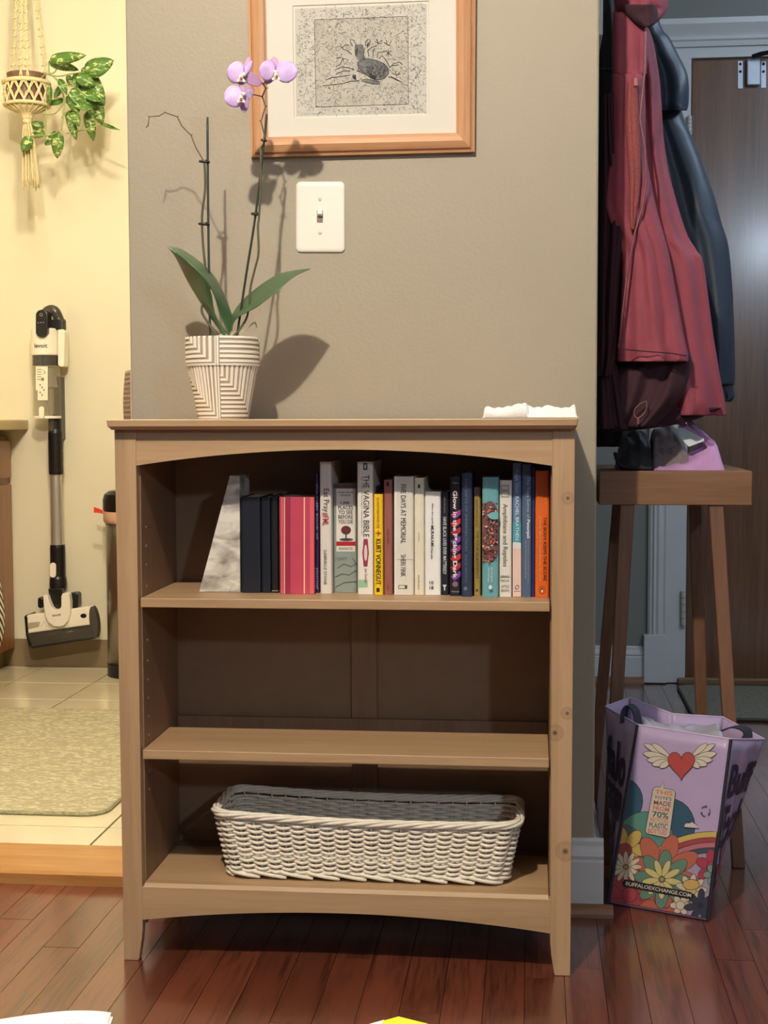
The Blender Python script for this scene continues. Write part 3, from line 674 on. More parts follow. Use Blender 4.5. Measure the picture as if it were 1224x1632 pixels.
for pl_ in ([(500, 355), (480, 320), (478, 290), (510, 300), (535, 340), (528, 368)], [(625, 360), (630, 320), (650, 290), (675, 300), (665, 345), (640, 375)], body+[body[0]],
            [(528, 368), (524, 400), (530, 450), (545, 462)], [(625, 370), (612, 400), (604, 470), (620, 500)], [(640, 640), (590, 615), (540, 600)], [(590, 690), (640, 680), (700, 690), (760, 705), (765, 730), (700, 728), (640, 712), (590, 700)],
            [(700, 550), (680, 600), (690, 650), (730, 680)], [(780, 560), (760, 620), (790, 660)], [(820, 560), (800, 620)], [(500, 640), (530, 640), (535, 690)], [(540, 600), (590, 600), (590, 630)],
            [(240, 690), (290, 665), (350, 660), (420, 650), (480, 640)], [(215, 745), (300, 735), (400, 725), (480, 700), (570, 695)], [(330, 590), (400, 560), (460, 570), (520, 590)], [(340, 630), (420, 600), (480, 600)],
            [(340, 555), (380, 540), (410, 470), (380, 470), (345, 480)], [(410, 480), (420, 540), (460, 490), (420, 480)], [(385, 350), (410, 390), (450, 400), (495, 440)], [(395, 380), (430, 345), (470, 350)],
            [(660, 460), (650, 400), (690, 370), (740, 355)], [(700, 460), (700, 400), (720, 380)], [(740, 470), (750, 420), (820, 410)], [(720, 310), (750, 330), (790, 300)], [(740, 290), (750, 340), (780, 330)], [(810, 320), (850, 350), (880, 310)], [(830, 300), (840, 350), (870, 350)],
            [(820, 400), (880, 450)], [(850, 390), (850, 460)], [(880, 400), (830, 440)], [(860, 570), (900, 530), (960, 515), (990, 540)], [(880, 550), (950, 540)], [(850, 660), (910, 670), (980, 710)], [(870, 650), (930, 690), (960, 700)], [(880, 620), (930, 640), (970, 630)], [(920, 600), (930, 650), (960, 610)], [(760, 480), (790, 450), (830, 500), (860, 560)]):
    es(pl_, .9)
fill(dk, [E_(*p) for p in [(530, 400), (548, 372), (556, 380), (545, 440), (535, 460)]], fD); fill(dk, [E_(*p) for p in [(495, 650), (530, 640), (532, 690), (510, 680)]], fD)
fill(dk, [E_(*p) for p in [(635, 355), (655, 320), (662, 330), (648, 365)]], fD); fill(dk, [E_(*p) for p in [(650, 600), (700, 640), (740, 650), (720, 690), (670, 660)]], fD)
for k in range(120):
    a = re.random()*6.28; q = re.random()**.5; x_ = 735+q*100*math.cos(a); y_ = 590+q*80*math.sin(a)
    es([(x_, y_), (x_+re.uniform(-18, 18), y_+re.uniform(-22, 22))], .7)
obj('etched_lines', dk, M('etching_dark_ink', (62, 62, 62), .9), pf, fixn=False)

# ================================================================== ORCHID
YO = .15
pc = P(356, 665, YO); potc = Vector((pc.x, YO, H+.0004))
orc = thing('potted_orchid', 'lilac orchid in a ridged white pot on top of the bookcase', 'plant', potc)
sO = (P(413, 600, YO)-P(299, 600, YO)).length/114
hpot = 127*sO
m_pot = M('matte_white_ceramic', (240, 232, 220), .5, var=.02)
def potrad(t):     # t from top 0 to bottom 1
    if t < .355: return (57.2-.8*(t/.355))*sO
    q = (t-.355)/.645; return (54.4-16*q**.9)*sO
def ridge(an, t):
    w_ = PI/2.0
    a = (an-(-PI/2+.08)) % (2*PI)
    cell = int(a//w_); p = (a % w_)/w_
    if min(p, 1-p) < .03: return 1 if abs(min(p, 1-p)-.0) < .018 else 0
    if t < .355:
        q = t/.355
        if q > .93: return 1
        L_v = q*6.2; L_h = (p*9.5-3.0) if cell % 2 else (p*9-7.5)
    else:
        q = (t-.355)/.645; L_v = q*12.5; L_h = (p*12.5) if cell % 2 else p*14-2.5
        if cell % 2: L_v = q*12.5; L_h = p*13
        if not cell % 2: L_v = q*12; L_h = 1.5+p*11
    lv = max(L_v, L_h)
    return 1 if (lv % 1) < .56 else 0
mb = MB(); NA, NT = 720, 150; vs = []
for j in range(NT+1):
    t = j/NT
    for i in range(NA):
        an = 2*PI*i/NA; r = potrad(t)+(.0016*ridge(an, t) if .01 < t < .99 else .0008)
        if t < .355 and t > .345: r = potrad(t)+.001
        vs.append((potc.x+r*math.cos(an), potc.y+r*math.sin(an), potc.z+hpot*(1-t)))
fs = [(j*NA+i, (j+1)*NA+i, (j+1)*NA+(i+1) % NA, j*NA+(i+1) % NA) for j in range(NT) for i in range(NA)]
fs.append(tuple(NT*NA+i for i in range(NA)))
mb.add(vs, fs)
mb.lathe([(potrad(0)+.0008, hpot), (potrad(0)-.004, hpot), (potrad(0)-.006, hpot-.03)], potc, 72)
mb2 = MB(); mb2.v = mb.v; mb2.f = [f for f in mb.f[:-2]]
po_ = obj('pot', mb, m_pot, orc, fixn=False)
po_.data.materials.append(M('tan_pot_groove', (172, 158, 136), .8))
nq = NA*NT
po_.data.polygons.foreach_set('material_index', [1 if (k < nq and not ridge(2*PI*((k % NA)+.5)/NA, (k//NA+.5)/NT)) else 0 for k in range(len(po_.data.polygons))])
m_bark = M('orchid_bark', (84, 66, 46), .9, var=.5, vs=90, bump=1, bs=120)
sm = MB()
ro = random.Random(4)
for k in range(60):
    a = ro.random()*6.28; r = (ro.random()**.5)*(potrad(0)-.014); c = potc+Vector((r*math.cos(a), r*math.sin(a), hpot-.015+ro.random()*.006)); s_ = .004+ro.random()*.005
    R_ = Matrix.Rotation(ro.random()*3, 3, Vector((ro.random(), ro.random(), ro.random()+.1)).normalized())
    sm.hexa([c+R_@Vector(p)*s_ for p in ((-1, -1, -.5), (1, -1, -.5), (1, 1, -.5), (-1, 1, -.5))], [c+R_@Vector(p)*s_ for p in ((-.8, -.8, .5), (.9, -.8, .5), (.7, .9, .5), (-.9, .8, .5))])
o = obj('bark_chips', sm, m_bark, orc); o['kind'] = 'stuff'
obj('bark_bed', MB().lathe([(.0001, hpot-.016), (potrad(0)-.007, hpot-.016), (potrad(0)-.008, hpot-.03), (.0001, hpot-.03)], potc, 40), m_bark, orc)
m_leaf = M('orchid_leaf_green', (58, 88, 56), .38, var=.12, vs=18, coat=.1)
def strip(edges, mat, parent, nm, sub=2):   # edges: list of polylines of (u,v,y), same count
    rows = [catmull([P(*p) for p in e], 6) for e in edges]
    n = len(rows[0]); mb = MB(); mb.add([p for r in rows for p in r], [(r*n+i, r*n+i+1, (r+1)*n+i+1, (r+1)*n+i) for r in range(len(rows)-1) for i in range(n-1)])
    return obj(nm, mb, mat, parent, smooth=True, solid=.0016, sub=1)
strip([[(268, 395, .13), (279, 410, .150), (300, 452, .155), (325, 492, .155), (350, 528, .15), (357, 537, .15)],
       [(269, 394, .13), (292, 420, .125), (318, 452, .120), (330, 482, .128), (347, 514, .14), (360, 534, .15)],
       [(270, 393, .13), (294, 412, .100), (324, 440, .098), (337, 466, .112), (343, 500, .13), (362, 531, .15)]], m_leaf, orc, 'leaf')
strip([[(267, 394, .13), (292, 414, .102), (324, 443, .100), (340, 470, .112), (350, 502, .13), (364, 530, .15)],
       [(267, 393, .135), (292, 404, .130), (328, 434, .134), (348, 465, .140), (362, 505, .145), (367, 529, .152)],
       [(267, 392, .14), (292, 398, .160), (331, 427, .172), (354, 460, .175), (371, 506, .162), (370, 528, .158)]], m_leaf, orc, 'leaf')
strip([[(494, 428, .15), (472, 430, .175), (440, 438, .185), (405, 461, .185), (378, 487, .175), (364, 515, .162), (362, 534, .155)],
       [(495, 428, .15), (472, 437, .15), (440, 452, .15), (405, 478, .148), (380, 500, .150), (368, 519, .152), (364, 534, .153)],
       [(494, 429, .15), (470, 441, .125), (441, 466, .112), (410, 490, .110), (385, 503, .125), (374, 512, .140), (366, 534, .150)]], m_leaf, orc, 'leaf')
m_stake = M('dark_green_stake', (40, 48, 42), .4); m_stem = M('orchid_stem', (78, 78, 56), .5, var=.2, vs=60); m_dry = M('dry_stem', (92, 74, 54), .7, var=.2, vs=60)
zpot = potc.z+hpot-.018
def px_tube(pts, r, nm, mat, y, k=5, par=None):
    ps = [P(a[0], a[1], a[2] if len(a) > 2 else y) for a in pts]
    return obj(nm, MB().tube(catmull(ps, k) if k > 1 else ps, r, 8), mat, par or orc, smooth=True)
px_tube([(330.5, 187), (332, 360), (335, 543)], .0022, 'support_stake', m_stake, .150)
px_tube([(424.8, 182), (421, 224), (407.5, 341), (392, 440), (377, 540)], .0022, 'support_stake', m_stake, .150)
px_tube([(326, 262), (327, 300), (322, 345), (324, 395), (329, 440), (331, 470), (323, 485), (322, 498), (332, 515), (350, 541)], .0022, 'flower_stem', m_stem, .145)
px_tube([(326, 262), (323, 253.6), (312, 235), (304.6, 215.6), (290, 201), (282.5, 186), (263, 179), (254, 184.5), (237.6, 186), (236, 200), (233, 203)], .0011, 'flower_stem', m_dry, .145, 1)
for a in ([(304.6, 215.6), (307, 213)], [(282.5, 186), (285, 185)], [(263, 179), (262.5, 177)], [(237.6, 186), (236.5, 184)]): px_tube(a, .0008, 'node_bud', m_dry, .145, 1)
px_tube([(368.5, 541), (382.7, 523.5), (394.5, 502), (399, 459.5), (406, 429), (412, 403), (411, 360), (412.4, 349), (415, 305), (416, 236.5)], .0021, 'flower_stem', m_stem, .145)
px_tube([(416, 237), (422, 217), (416, 193.6), (423, 170), (418, 154), (423.4, 141), (416, 131, .135), (406, 127, .118), (392, 121, .106)], .0013, 'flower_stem', m_stem, .145, 2)
px_tube([(418, 154), (408, 151.5, .128), (394, 149, .104)], .001, 'flower_stem', m_stem, .145, 2)
px_tube([(419, 133), (428, 128), (437, 120, .110)], .001, 'flower_stem', m_stem, .135, 2)
for a in ([(416, 193.6), (413, 192)], [(423, 170), (426, 168)], [(423.4, 141), (427, 140)]): px_tube(a, .0009, 'node_bud', m_dry, .145, 1)
m_clip = M('black_plant_clip', (24, 24, 26), .35)
for u0, u1, v in ((318, 334, 258), (317, 334, 357.5), (417, 424.5, 224), (401, 414, 341.5)):
    obj('plant_clip', MB().tube([P(u0, v-1, .147), P((u0+u1)/2, v, .143), P(u1, v+.6, .147)], .0024, 8).tube([P(u0+3, v-2, .153), P(u1-3, v-2, .153)], .0018, 8), m_clip, orc, smooth=True)
m_root = M('orchid_root', (176, 168, 140), .7, var=.2, vs=50)
for pts in ([(352, 541), (358, 530), (364, 540)], [(366, 541), (374, 529), (383, 534), (386, 540)], [(372, 541), (388, 528), (397, 521), (406, 514), (409, 522)], [(345, 541), (352, 533), (358, 541)]): px_tube(pts, .0014, 'air_root', m_root, .150, 4)
obj('crown', MB().lathe([(.0001, 0), (.009, 0), (.008, .014), (.004, .022), (.0001, .024)], (P(364, 540, .152).x, .152, zpot), 14), m_leaf, orc, smooth=True)
m_petal, N_, L_, b_ = newmat('lilac_petal')
b_.inputs['Roughness'].default_value = .5; b_.inputs['Subsurface Weight'].default_value = .3; b_.inputs['Subsurface Scale'].default_value = .003
tc = N_.new('ShaderNodeTexCoord'); n1 = N_.new('ShaderNodeTexNoise'); n1.inputs['Scale'].default_value = 60; L_.new(tc.outputs['Object'], n1.inputs[0])
rr = N_.new('ShaderNodeValToRGB'); rr.color_ramp.elements[0].position = .35; rr.color_ramp.elements[1].position = .65; rr.color_ramp.elements[0].color = lin((186, 160, 216)); rr.color_ramp.elements[1].color = lin((206, 184, 232))
L_.new(n1.outputs[0], rr.inputs[0]); L_.new(rr.outputs[0], b_.inputs['Base Color'])
m_sepal = M('mauve_sepal', (178, 136, 182), .5, var=.08, vs=50); m_lip = M('cream_orchid_lip', (238, 226, 206), .4, var=.1, vs=80); m_lipd = M('brown_lip_throat', (130, 96, 66), .5, var=.3, vs=150)
def petal(nm, u0, v0, u1, v1, hw, y, curl, mat, par, pk=.6, cup=0, yt=0):
    du, dv = u1-u0, v1-v0; Lg = math.hypot(du, dv); nu, nv = -dv/Lg, du/Lg
    def fn(a, b):
        s = a; t = b*2-1
        wv = hw*(math.sin(PI*min(1, s**pk*1.0))**.5 if 0 < s < 1 else 0.02)
        return P(u0+du*s+nu*wv*t, v0+dv*s+nv*wv*t, y+curl*4*(s-.5)**2*.25+cup*t*t+yt*s)
    return obj(nm, MB().grid(fn, 12, 8), mat, par, smooth=True, solid=.0006)
def flower(cu, cv, petals, sepals, y, s=1, lip=(0, 0)):
    f = obj('flower', MB().lathe([(.0001, -.004), (.0035, -.002), (.004, .002), (.0001, .004)], P(cu, cv, y-.004), 10), m_lip, orc, smooth=True)
    for (u1, v1, hw, yt) in sepals: petal('sepal', cu, cv, cu+u1, cv+v1, hw, y+.003, .004, m_sepal, f, .8, .0, yt)
    for (u1, v1, hw, yt) in petals: petal('petal', cu, cv, cu+u1, cv+v1, hw, y-.001, -.004, m_petal, f, .85, .003, yt)
    lu, lv = lip; q = P(cu+lu, cv+lv+3, y-.008)
    obj('lip', MB().lathe([(.0001, -.007), (.003, -.006), (.0048, -.001), (.0035, .004), (.0001, .006)], q, 12, .9, .8), m_lip, f, smooth=True)
    obj('lip_throat', MB().lathe([(.0001, -.004), (.0026, -.003), (.003, .001), (.0001, .003)], q+Vector((.001, -.0025, -.001)), 10, .8, .6), m_lipd, f, smooth=True)
    for sg in (-1, 1): petal('lip_lobe', cu+lu, cv+lv+5, cu+lu+sg*7, cv+lv+9, 2.3, y-.009, .004, m_lip, f, .8)
    return f
flower(439, 115, [(-26, -6, 17, -.008), (36, -2, 18, -.002)], [(-3, -25, 7, .004), (-17, 19, 7, .004), (22, 17, 5, .004)], .104, lip=(1, 3))
flower(389, 119, [(-27, -8, 18, -.004), (13, -22, 5.5, .010)], [(9, -29, 5, .008), (28, 16, 10, .012), (-8, 16, 9, .004)], .102, lip=(-5, 2))
flower(388, 150, [(-31, 8, 18, -.006), (12, 6, 10, .010)], [(-12, -12, 8, .002), (2, 30, 8, .006), (16, -6, 9, .010)], .098, lip=(-4, 4))

# ================================================================== NAPKIN
def hz_(px, prof):
    for (a, b), (c, d) in zip(prof, prof[1:]):
        if a <= px <= c: return b+(d-b)*(px-a)/(c-a)
    return prof[-1][1] if px > prof[-1][0] else prof[0][1]
topf = [(769, 1.5), (771, 9), (776, 12.5), (790, 12.5), (805, 12), (820, 15), (835, 18.5), (848, 15), (862, 14), (880, 16.5), (893, 14), (905, 13), (916, 16.5), (919, 12), (922, 1.5)]
YN = .02; sN = (P(900, 660, YN)-P(800, 660, YN)).length/100
def nap(a, b, lower=False):
    u = 769+153*a; y = -.014+.11*b; base = hz_(u, topf)*sN
    h = base*1.35*(1-.25*b)+.0016*math.sin(23*a+9*b)+.0013*math.sin(41*a-13*b)
    if u > 840: h *= .22+.78*min(1, (b/.5))**1.5
    else: h *= min(1, .15+b/.10)**.5
    if min(a, 1-a, 1-b, b) < .02: h = .0012
    if lower: h = min(.0008, h-.0006)
    x = P(u, 660, YN).x
    return Vector((x, y+.01*a, H+max(.0004, h)))
mb = MB(); nu, nv = 70, 24
mb.grid(lambda a, b: nap(a, b), nu, nv)
npk = obj('cloth_napkin', mb, M('white_cotton_cloth', (240, 236, 232), .9, var=.03, bump=.4, bs=300), smooth=True, solid=.0012)
tag(npk, 'crumpled white cloth napkin on the right end of the bookcase top', 'napkin')

# paper note on the kitchen side of the partition
mb = MB()
mb.grid(lambda a, b: Vector((XL-.003-.036*a*(.85+.15*math.sin(PI*b)), YW+.012+.07*a, P(200, 592+110*b, YW+.1).z)), 8, 8)
pn = thing('paper_note', 'curled printed paper on the kitchen side of the taupe wall', 'paper', P(204, 700, YW+.1))
obj('sheet', mb, M('aged_paper', (196, 176, 150), .8, var=.05), pn, solid=.0004)
mb = MB()
for r_ in range(14):
    for q in range(5):
        a = .15+q*.17; b = .05+r_*.067
        c = Vector((XL-.0035-.036*a*(.85+.15*math.sin(PI*b)), YW+.0115+.07*a, P(200, 592+110*b, YW+.1).z)); 
        mb.hexa([c+Vector(p) for p in ((.0023, -.0055, -.0022), (-.0021, .0035, -.0022), (-.0021, .0025, -.0022), (.0023, -.0065, -.0022))], [c+Vector(p) for p in ((.0023, -.0055, .0018), (-.0021, .0035, .0018), (-.0021, .0025, .0018), (.0023, -.0065, .0018))])
obj('printed_lines', mb, cm((150, 84, 74)), pn)

# ================================================================== KITCHEN
YV = YK-.075
XC = P(24, 800, YK).x
m_cab = wood('cherry_cabinet_wood', (150, 96, 56), (124, 76, 42), 'z', .8, .35, coat=.2)
cbt = thing('base_cabinet', 'brown wood kitchen base cabinet along the left wall', 'cabinet', (XC-.3, YK-.5, TZ))
zk = P(24, 1031, YK).z
CL = 1.3
obj('body', MB().box(-2.198, XC-.02, YK-.01-CL, YK-.01, zk, .885), m_cab, cbt)
obj('toe_kick', MB().box(-2.198, XC-.05, YK-.01-CL, YK-.01, TZ, zk), m_cove, cbt)
zd0, zd1 = P(20, 762, YK-.1).z, P(20, 773, YK-.1).z; ztp = P(20, 702, YK-.1).z
for k in range(3):
    ya, yb2 = YK-.02-.43*(k+1), YK-.02-.43*k-.012
    obj('drawer', MB().box(XC-.0195, XC, ya, yb2, zd0, ztp), m_cab, cbt, bevel=.003)
    obj('door', MB().box(XC-.0195, XC, ya, yb2, zk+.004, zd1), m_cab, cbt, bevel=.003)
ct = obj('countertop', MB().box(-2.198, P(31, 676, YK-.1).x, YK-.01-CL-.02, YK-.001, P(20, 685, YK-.15).z, P(20, 669, YK-.15).z), M('beige_laminate', (206, 186, 140), .35, var=.05, vs=60), bevel=.005)
tag(ct, 'beige laminate kitchen countertop with rounded edge', 'countertop')
# striped cloth bag hanging on the cabinet front
sb = thing('striped_bag', 'black and white striped cloth hanging by the cabinet', 'bag', (XC+.03, 1.9, .30))
YB = 2.0
def bag_row(a, b):
    an = 2*PI*a; hv = b; rr_ = .05*(math.sin(PI*min(1, .12+.88*hv))**.5) if hv < 1 else .002
    rr_ = .050*max(.03, (1-abs(2*hv-.9)**3.2 if hv > .45 else .55+.45*hv/.45))
    if hv > .97: rr_ *= .45
    c = P(-15, 905+158*hv, YB)
    return Vector((c.x+rr_*.8*math.cos(an), YB+rr_*1.3*math.sin(an), c.z))
m_str, N_, L_, b_ = newmat('striped_fabric')
tc = N_.new('ShaderNodeTexCoord'); wv = N_.new('ShaderNodeTexWave'); wv.inputs['Scale'].default_value = 22; wv.inputs['Distortion'].default_value = 1.2; wv.bands_direction = 'DIAGONAL'
L_.new(tc.outputs['Object'], wv.inputs[0]); rr = N_.new('ShaderNodeValToRGB'); rr.color_ramp.interpolation = 'CONSTANT'; rr.color_ramp.elements[1].position = .42
rr.color_ramp.elements[0].color = lin((44, 38, 34)); rr.color_ramp.elements[1].color = lin((228, 220, 200)); L_.new(wv.outputs[1], rr.inputs[0]); L_.new(rr.outputs[0], b_.inputs['Base Color']); b_.inputs['Roughness'].default_value = .9
obj('pouch', MB().grid(bag_row, 28, 24), m_str, sb, smooth=True)
obj('loop', MB().tube([P(-15, 907, YB), P(-15, 880, YB), Vector((XC+.004, YB, P(-9, 860, YB).z))], .004, 6), m_str, sb)
# rug
rg = thing('floor_rug', 'beige tufted rug on the cream kitchen tiles', 'rug', (-1.0, 1.5, TZ))
ryn, ryf = Q(90, 1300, TZ).y, Q(90, 1134, TZ).y; rxr = Q(166, 1300, TZ).x
m_rug, N_, L_, b_ = newmat('tufted_beige_rug')
tc = N_.new('ShaderNodeTexCoord'); mp_ = N_.new('ShaderNodeMapping'); mp_.inputs['Scale'].default_value = (16, 34, 20); mp_.inputs['Rotation'].default_value = (0, 0, .15)
n1 = N_.new('ShaderNodeTexNoise'); n1.inputs['Scale'].default_value = 1.5; n1.inputs['Detail'].default_value = 3; n1.inputs['Distortion'].default_value = 2.2
L_.new(tc.outputs['Object'], mp_.inputs[0]); L_.new(mp_.outputs[0], n1.inputs[0])
rr = N_.new('ShaderNodeValToRGB'); rr.color_ramp.elements[0].position = .50; rr.color_ramp.elements[1].position = .58; rr.color_ramp.elements[0].color = lin((166, 158, 128)); rr.color_ramp.elements[1].color = lin((198, 191, 158))
L_.new(n1.outputs[0], rr.inputs[0]); L_.new(rr.outputs[0], b_.inputs['Base Color']); b_.inputs['Roughness'].default_value = .95
bp = N_.new('ShaderNodeBump'); bp.inputs['Distance'].default_value = .006; bp.inputs['Strength'].default_value = .8; n3 = N_.new('ShaderNodeTexNoise'); n3.inputs['Scale'].default_value = 350
L_.new(tc.outputs['Object'], n3.inputs[0]); ma = N_.new('ShaderNodeMath'); ma.operation = 'MULTIPLY_ADD'; ma.inputs[1].default_value = .3; L_.new(n3.outputs[0], ma.inputs[0]); L_.new(rr.outputs[0], ma.inputs[2])
L_.new(ma.outputs[0], bp.inputs['Height']); L_.new(bp.outputs[0], b_.inputs['Normal'])
pts = []; rc = .05; x0r = -1.9
for (cx_, cy_, a0) in ((rxr-rc, ryn+rc, -PI/2), (rxr-rc, ryf-rc, 0), (x0r+rc, ryf-rc, PI/2), (x0r+rc, ryn+rc, PI)):
    for k in range(6): t = a0+PI/2*k/5; pts.append((cx_+rc*math.cos(t), cy_+rc*math.sin(t), TZ))
obj('pile', MB().prism(pts, (0, 0, .010)), m_rug, rg, bevel=.003)
obj('edge_binding', MB().tube([Vector(p)+Vector((0, 0, .005)) for p in pts], .0055, 6, closed=True), M('rug_binding', (150, 146, 116), .95, var=.3, vs=90, bump=1, bs=150), rg)
# trash can
tcn = thing('trash_can', 'tall steel trash can with black lid and pink liner', 'trash can', Q(230, 1080, TZ))
yT = Q(200, 1083, TZ).y+.11; rT = .12
xT = P(164, 800, yT).x+rT+.004
cT = (xT, yT, TZ)
z_ = lambda v: P(170, v, yT-.05).z-TZ
m_ss = M('brushed_steel', (150, 142, 128), .28, .9, var=.05, vs=30, stretch=(8, 8, .4)); m_blk = M('black_plastic', (22, 22, 22), .3)
obj('base_ring', MB().lathe([(rT*.93, 0), (rT*.93, .045), (rT*.9, .046)], cT, 40), m_blk, tcn, smooth=False)
obj('body', MB().lathe([(rT*.91, .046), (rT*.93, z_(828))], cT, 48), m_ss, tcn, smooth=True)
obj('liner_edge', MB().lathe([(rT*.95, z_(834)), (rT*.99, z_(830)), (rT*.985, z_(816)), (rT*.95, z_(814))], cT, 48), M('pink_liner_plastic', (214, 170, 140), .4), tcn, smooth=True)
obj('lid', MB().lathe([(rT*.97, z_(815)), (rT*1.0, z_(812)), (rT*1.0, z_(797)), (rT*.95, z_(788)), (rT*.82, z_(783)), (rT*.78, z_(784)), (.001, z_(785))], cT, 48), m_blk, tcn, smooth=False)
obj('lid_plate', MB().lathe([(rT*.76, z_(784)), (rT*.74, z_(782)), (.001, z_(781))], cT, 40), m_ss, tcn)
yt = yT-.04
obj('liner_tie', MB().prism([P(149.5, 808, yt), P(161, 812, yt), P(164, 814, yt), P(164, 819, yt), P(160, 818, yt), P(149.5, 817, yt)], (0, .002, 0)), M('red_tie', (220, 60, 34), .5), tcn)
# vacuum
vc = thing('stick_vacuum', 'white and black stick vacuum hanging on the cream wall', 'vacuum cleaner', P(97, 1035, YV))
m_vw = M('white_vac_plastic', (240, 232, 214), .3, var=.01); m_vd = M('dark_grey_plastic', (70, 66, 60), .25); m_vs = M('brushed_tube', (196, 192, 182), .34, .7)
m_clear, N_, L_, b_ = newmat('smoky_clear_plastic')
b_.inputs['Base Color'].default_value = lin((190, 180, 155)); b_.inputs['Roughness'].default_value = .08; b_.inputs['Alpha'].default_value = .30
m_clear2, N_, L_, b_ = newmat('tinted_clear_plastic')
b_.inputs['Base Color'].default_value = lin((90, 84, 74)); b_.inputs['Roughness'].default_value = .1; b_.inputs['Alpha'].default_value = .45
def vlathe(nm, u0, u1, prof, mat, y=YV, n=36, par=vc, sy=1, **k):   # prof: (frac radius, v)
    c = P((u0+u1)/2, 600, y); R_ = (P(u1, 600, y).x-P(u0, 600, y).x)/2
    pr = [(f*R_, P((u0+u1)/2, v, y).z) for f, v in prof]
    return obj(nm, MB().lathe(pr, (c.x, y, 0), n, 1, sy), mat, par, smooth=False, **k)
def vbox(nm, poly, mat, y0, th, par=vc, bevel=.003):
    return obj(nm, MB().prism([P(u, v, y0) for u, v in poly], (0, th, 0)), mat, par, bevel=bevel)
mh = vlathe('motor_housing', 51.5, 95, [(0.001, 524), (.96, 524), (1, 526.5), (1, 565), (.97, 566.5), (0.001, 566.5)], m_vw)
mbx = MB(); yy = YV-.0525; text(mbx, 'levoit', rect(56, 76.5, 547.5, 554.5), lambda u, v: (lambda c: Vector((c.x, YV-math.sqrt(max(1e-6, (.0515**2-(c.x-P(73, 600, YV).x)**2)))-.001, c.z)))(P(u, v, YV-.04)), .02)
obj('lettering', mbx, cm((70, 60, 48)), mh, fixn=False)
vbox('rear_housing', [(92, 524.7), (101, 524.7), (103, 530), (102, 584), (97, 585), (92, 582)], m_vw, YV-.02, .05)
vlathe('filter_ring', 53, 94.3, [(0.001, 567), (1, 567), (1, 582.5), (0.001, 582.5)], m_vd)
vlathe('cyclone', 68, 92, [(.3, 584), (.75, 586), (.85, 614), (1, 617), (.45, 618), (.45, 660)], M('cyclone_grey', (126, 118, 104), .35), y=YV+.0)
vlathe('dust_bin', 52.7, 95.5, [(1, 583), (1, 663)], m_clear)
vlathe('bin_rim', 52.7, 95.5, [(.5, 663), (1, 663), (1.01, 664.5), (1, 667), (.5, 667)], m_vw)
vbox('instruction_sticker', [(57, 584), (76, 584), (76, 638), (60, 638), (60, 622), (57, 622)], M('paper_sticker', (236, 228, 206), .6), YV-.0535, .0012, bevel=0)
mb = MB()
for k in range(5): fill(mb, rect(59, 66, 588+4*k, 589.2+4*k), lambda u, v: P(u, v, YV-.0537)); fill(mb, rect(63+(k % 3)*3, 65+(k % 3)*3, 612+k*4, 615+k*4), lambda u, v: P(u, v, YV-.0537))
fill(mb, rect(66, 70, 602, 607), lambda u, v: P(u, v, YV-.0537)); fill(mb, [(67, 588), (73, 594), (67, 598), (71, 594)], lambda u, v: P(u, v, YV-.0537))
obj('sticker_print', mb, cm((120, 108, 88)), vc, fixn=False)
vbox('bin_latch', rrect(61.7, 70, 648, 667, 3.8), m_vw, YV-.060, .008, bevel=.001)
cp = vbox('control_panel', rrect(56.7, 75.3, 493.5, 537.6, 9.2, 8), m_blk, YV-.064, .05, bevel=.002)
mb = MB(); f_ = lambda u, v: P(u, v, YV-.0645)
stroke(mb, ell(65.5, 501.5, 2.2, 2.2, 0, 12)+[(67.7, 501.5)], .5, f_)
for u in (61, 65, 69): fill(mb, ell(u, 514.5-(u-61)*.1, .8, .8, 0, 6), f_)
obj('panel_marks', mb, cm((190, 184, 170)), cp, fixn=False)
obj('handle', MB().tube(catmull([P(70, 503, YV-.02), P(75, 497, YV-.01), P(82, 494, YV), P(88, 497, YV), P(93, 507, YV+.005), P(96, 516, YV+.005)], 5), .019, 12), m_vd, vc, smooth=True)
vbox('motor_block', [(76, 509), (95, 509), (97, 509), (97, 526), (76, 526)], m_blk, YV-.02, .05)
vlathe('exhaust_cap', 94, 106.5, [(0.001, 509), (.8, 509), (1, 512), (1, 524), (.85, 527), (0.001, 527)], m_vd)
tt = vlathe('upper_tube', 75.3, 98.2, [(0.001, 664), (.93, 667), (.93, 684), (1, 690), (1, 753), (.95, 756), (0.001, 756)], m_blk, y=YV+.01)
vbox('release_button', rrect(77, 86, 668, 687, 3.5), m_vd, YV-.020, .01, par=tt, bevel=.001)
vlathe('wand', 77, 96, [(0.001, 756), (1, 756), (1, 869), (0.001, 869)], m_vs, y=YV+.01)
t2 = vlathe('lower_tube', 75, 98.8, [(0.001, 868), (.95, 868), (1, 872), (1, 918), (1.1, 922), (1.15, 930), (1.1, 938), (.95, 942), (0.001, 943)], m_blk, y=YV+.01)
vbox('release_button', rrect(79.3, 89, 897, 920.5, 4.6), m_vw, YV-.022, .01, par=t2, bevel=.001)
vbox('neck', [(76.5, 938), (99, 938), (98, 955), (96, 972), (84, 973), (78, 955)], m_blk, YV-.03, .035)
for (u0, u1, v0, v1) in ((59.7, 68.6, 952, 969.5), (110, 124.3, 944.5, 969.5)):
    vbox('wheel', rrect(u0, u1, v0, v1, 4.2), m_blk, YV-.03, .045, bevel=.004)
hd = thing  # head parts below belong to the vacuum
yoke = [(68.5, 950), (72, 947.5), (75.5, 950), (78, 958), (82, 968), (86, 971.5), (94, 971.5), (97.5, 967), (97.5, 950), (100, 945.5), (106, 944.5), (110, 947), (112, 960), (111.5, 978), (108, 990), (101, 997), (93, 999), (85, 998), (77, 992), (72.5, 983), (69.5, 965)]
yk = vbox('yoke', yoke, m_vw, YV-.062, .03, bevel=.002)
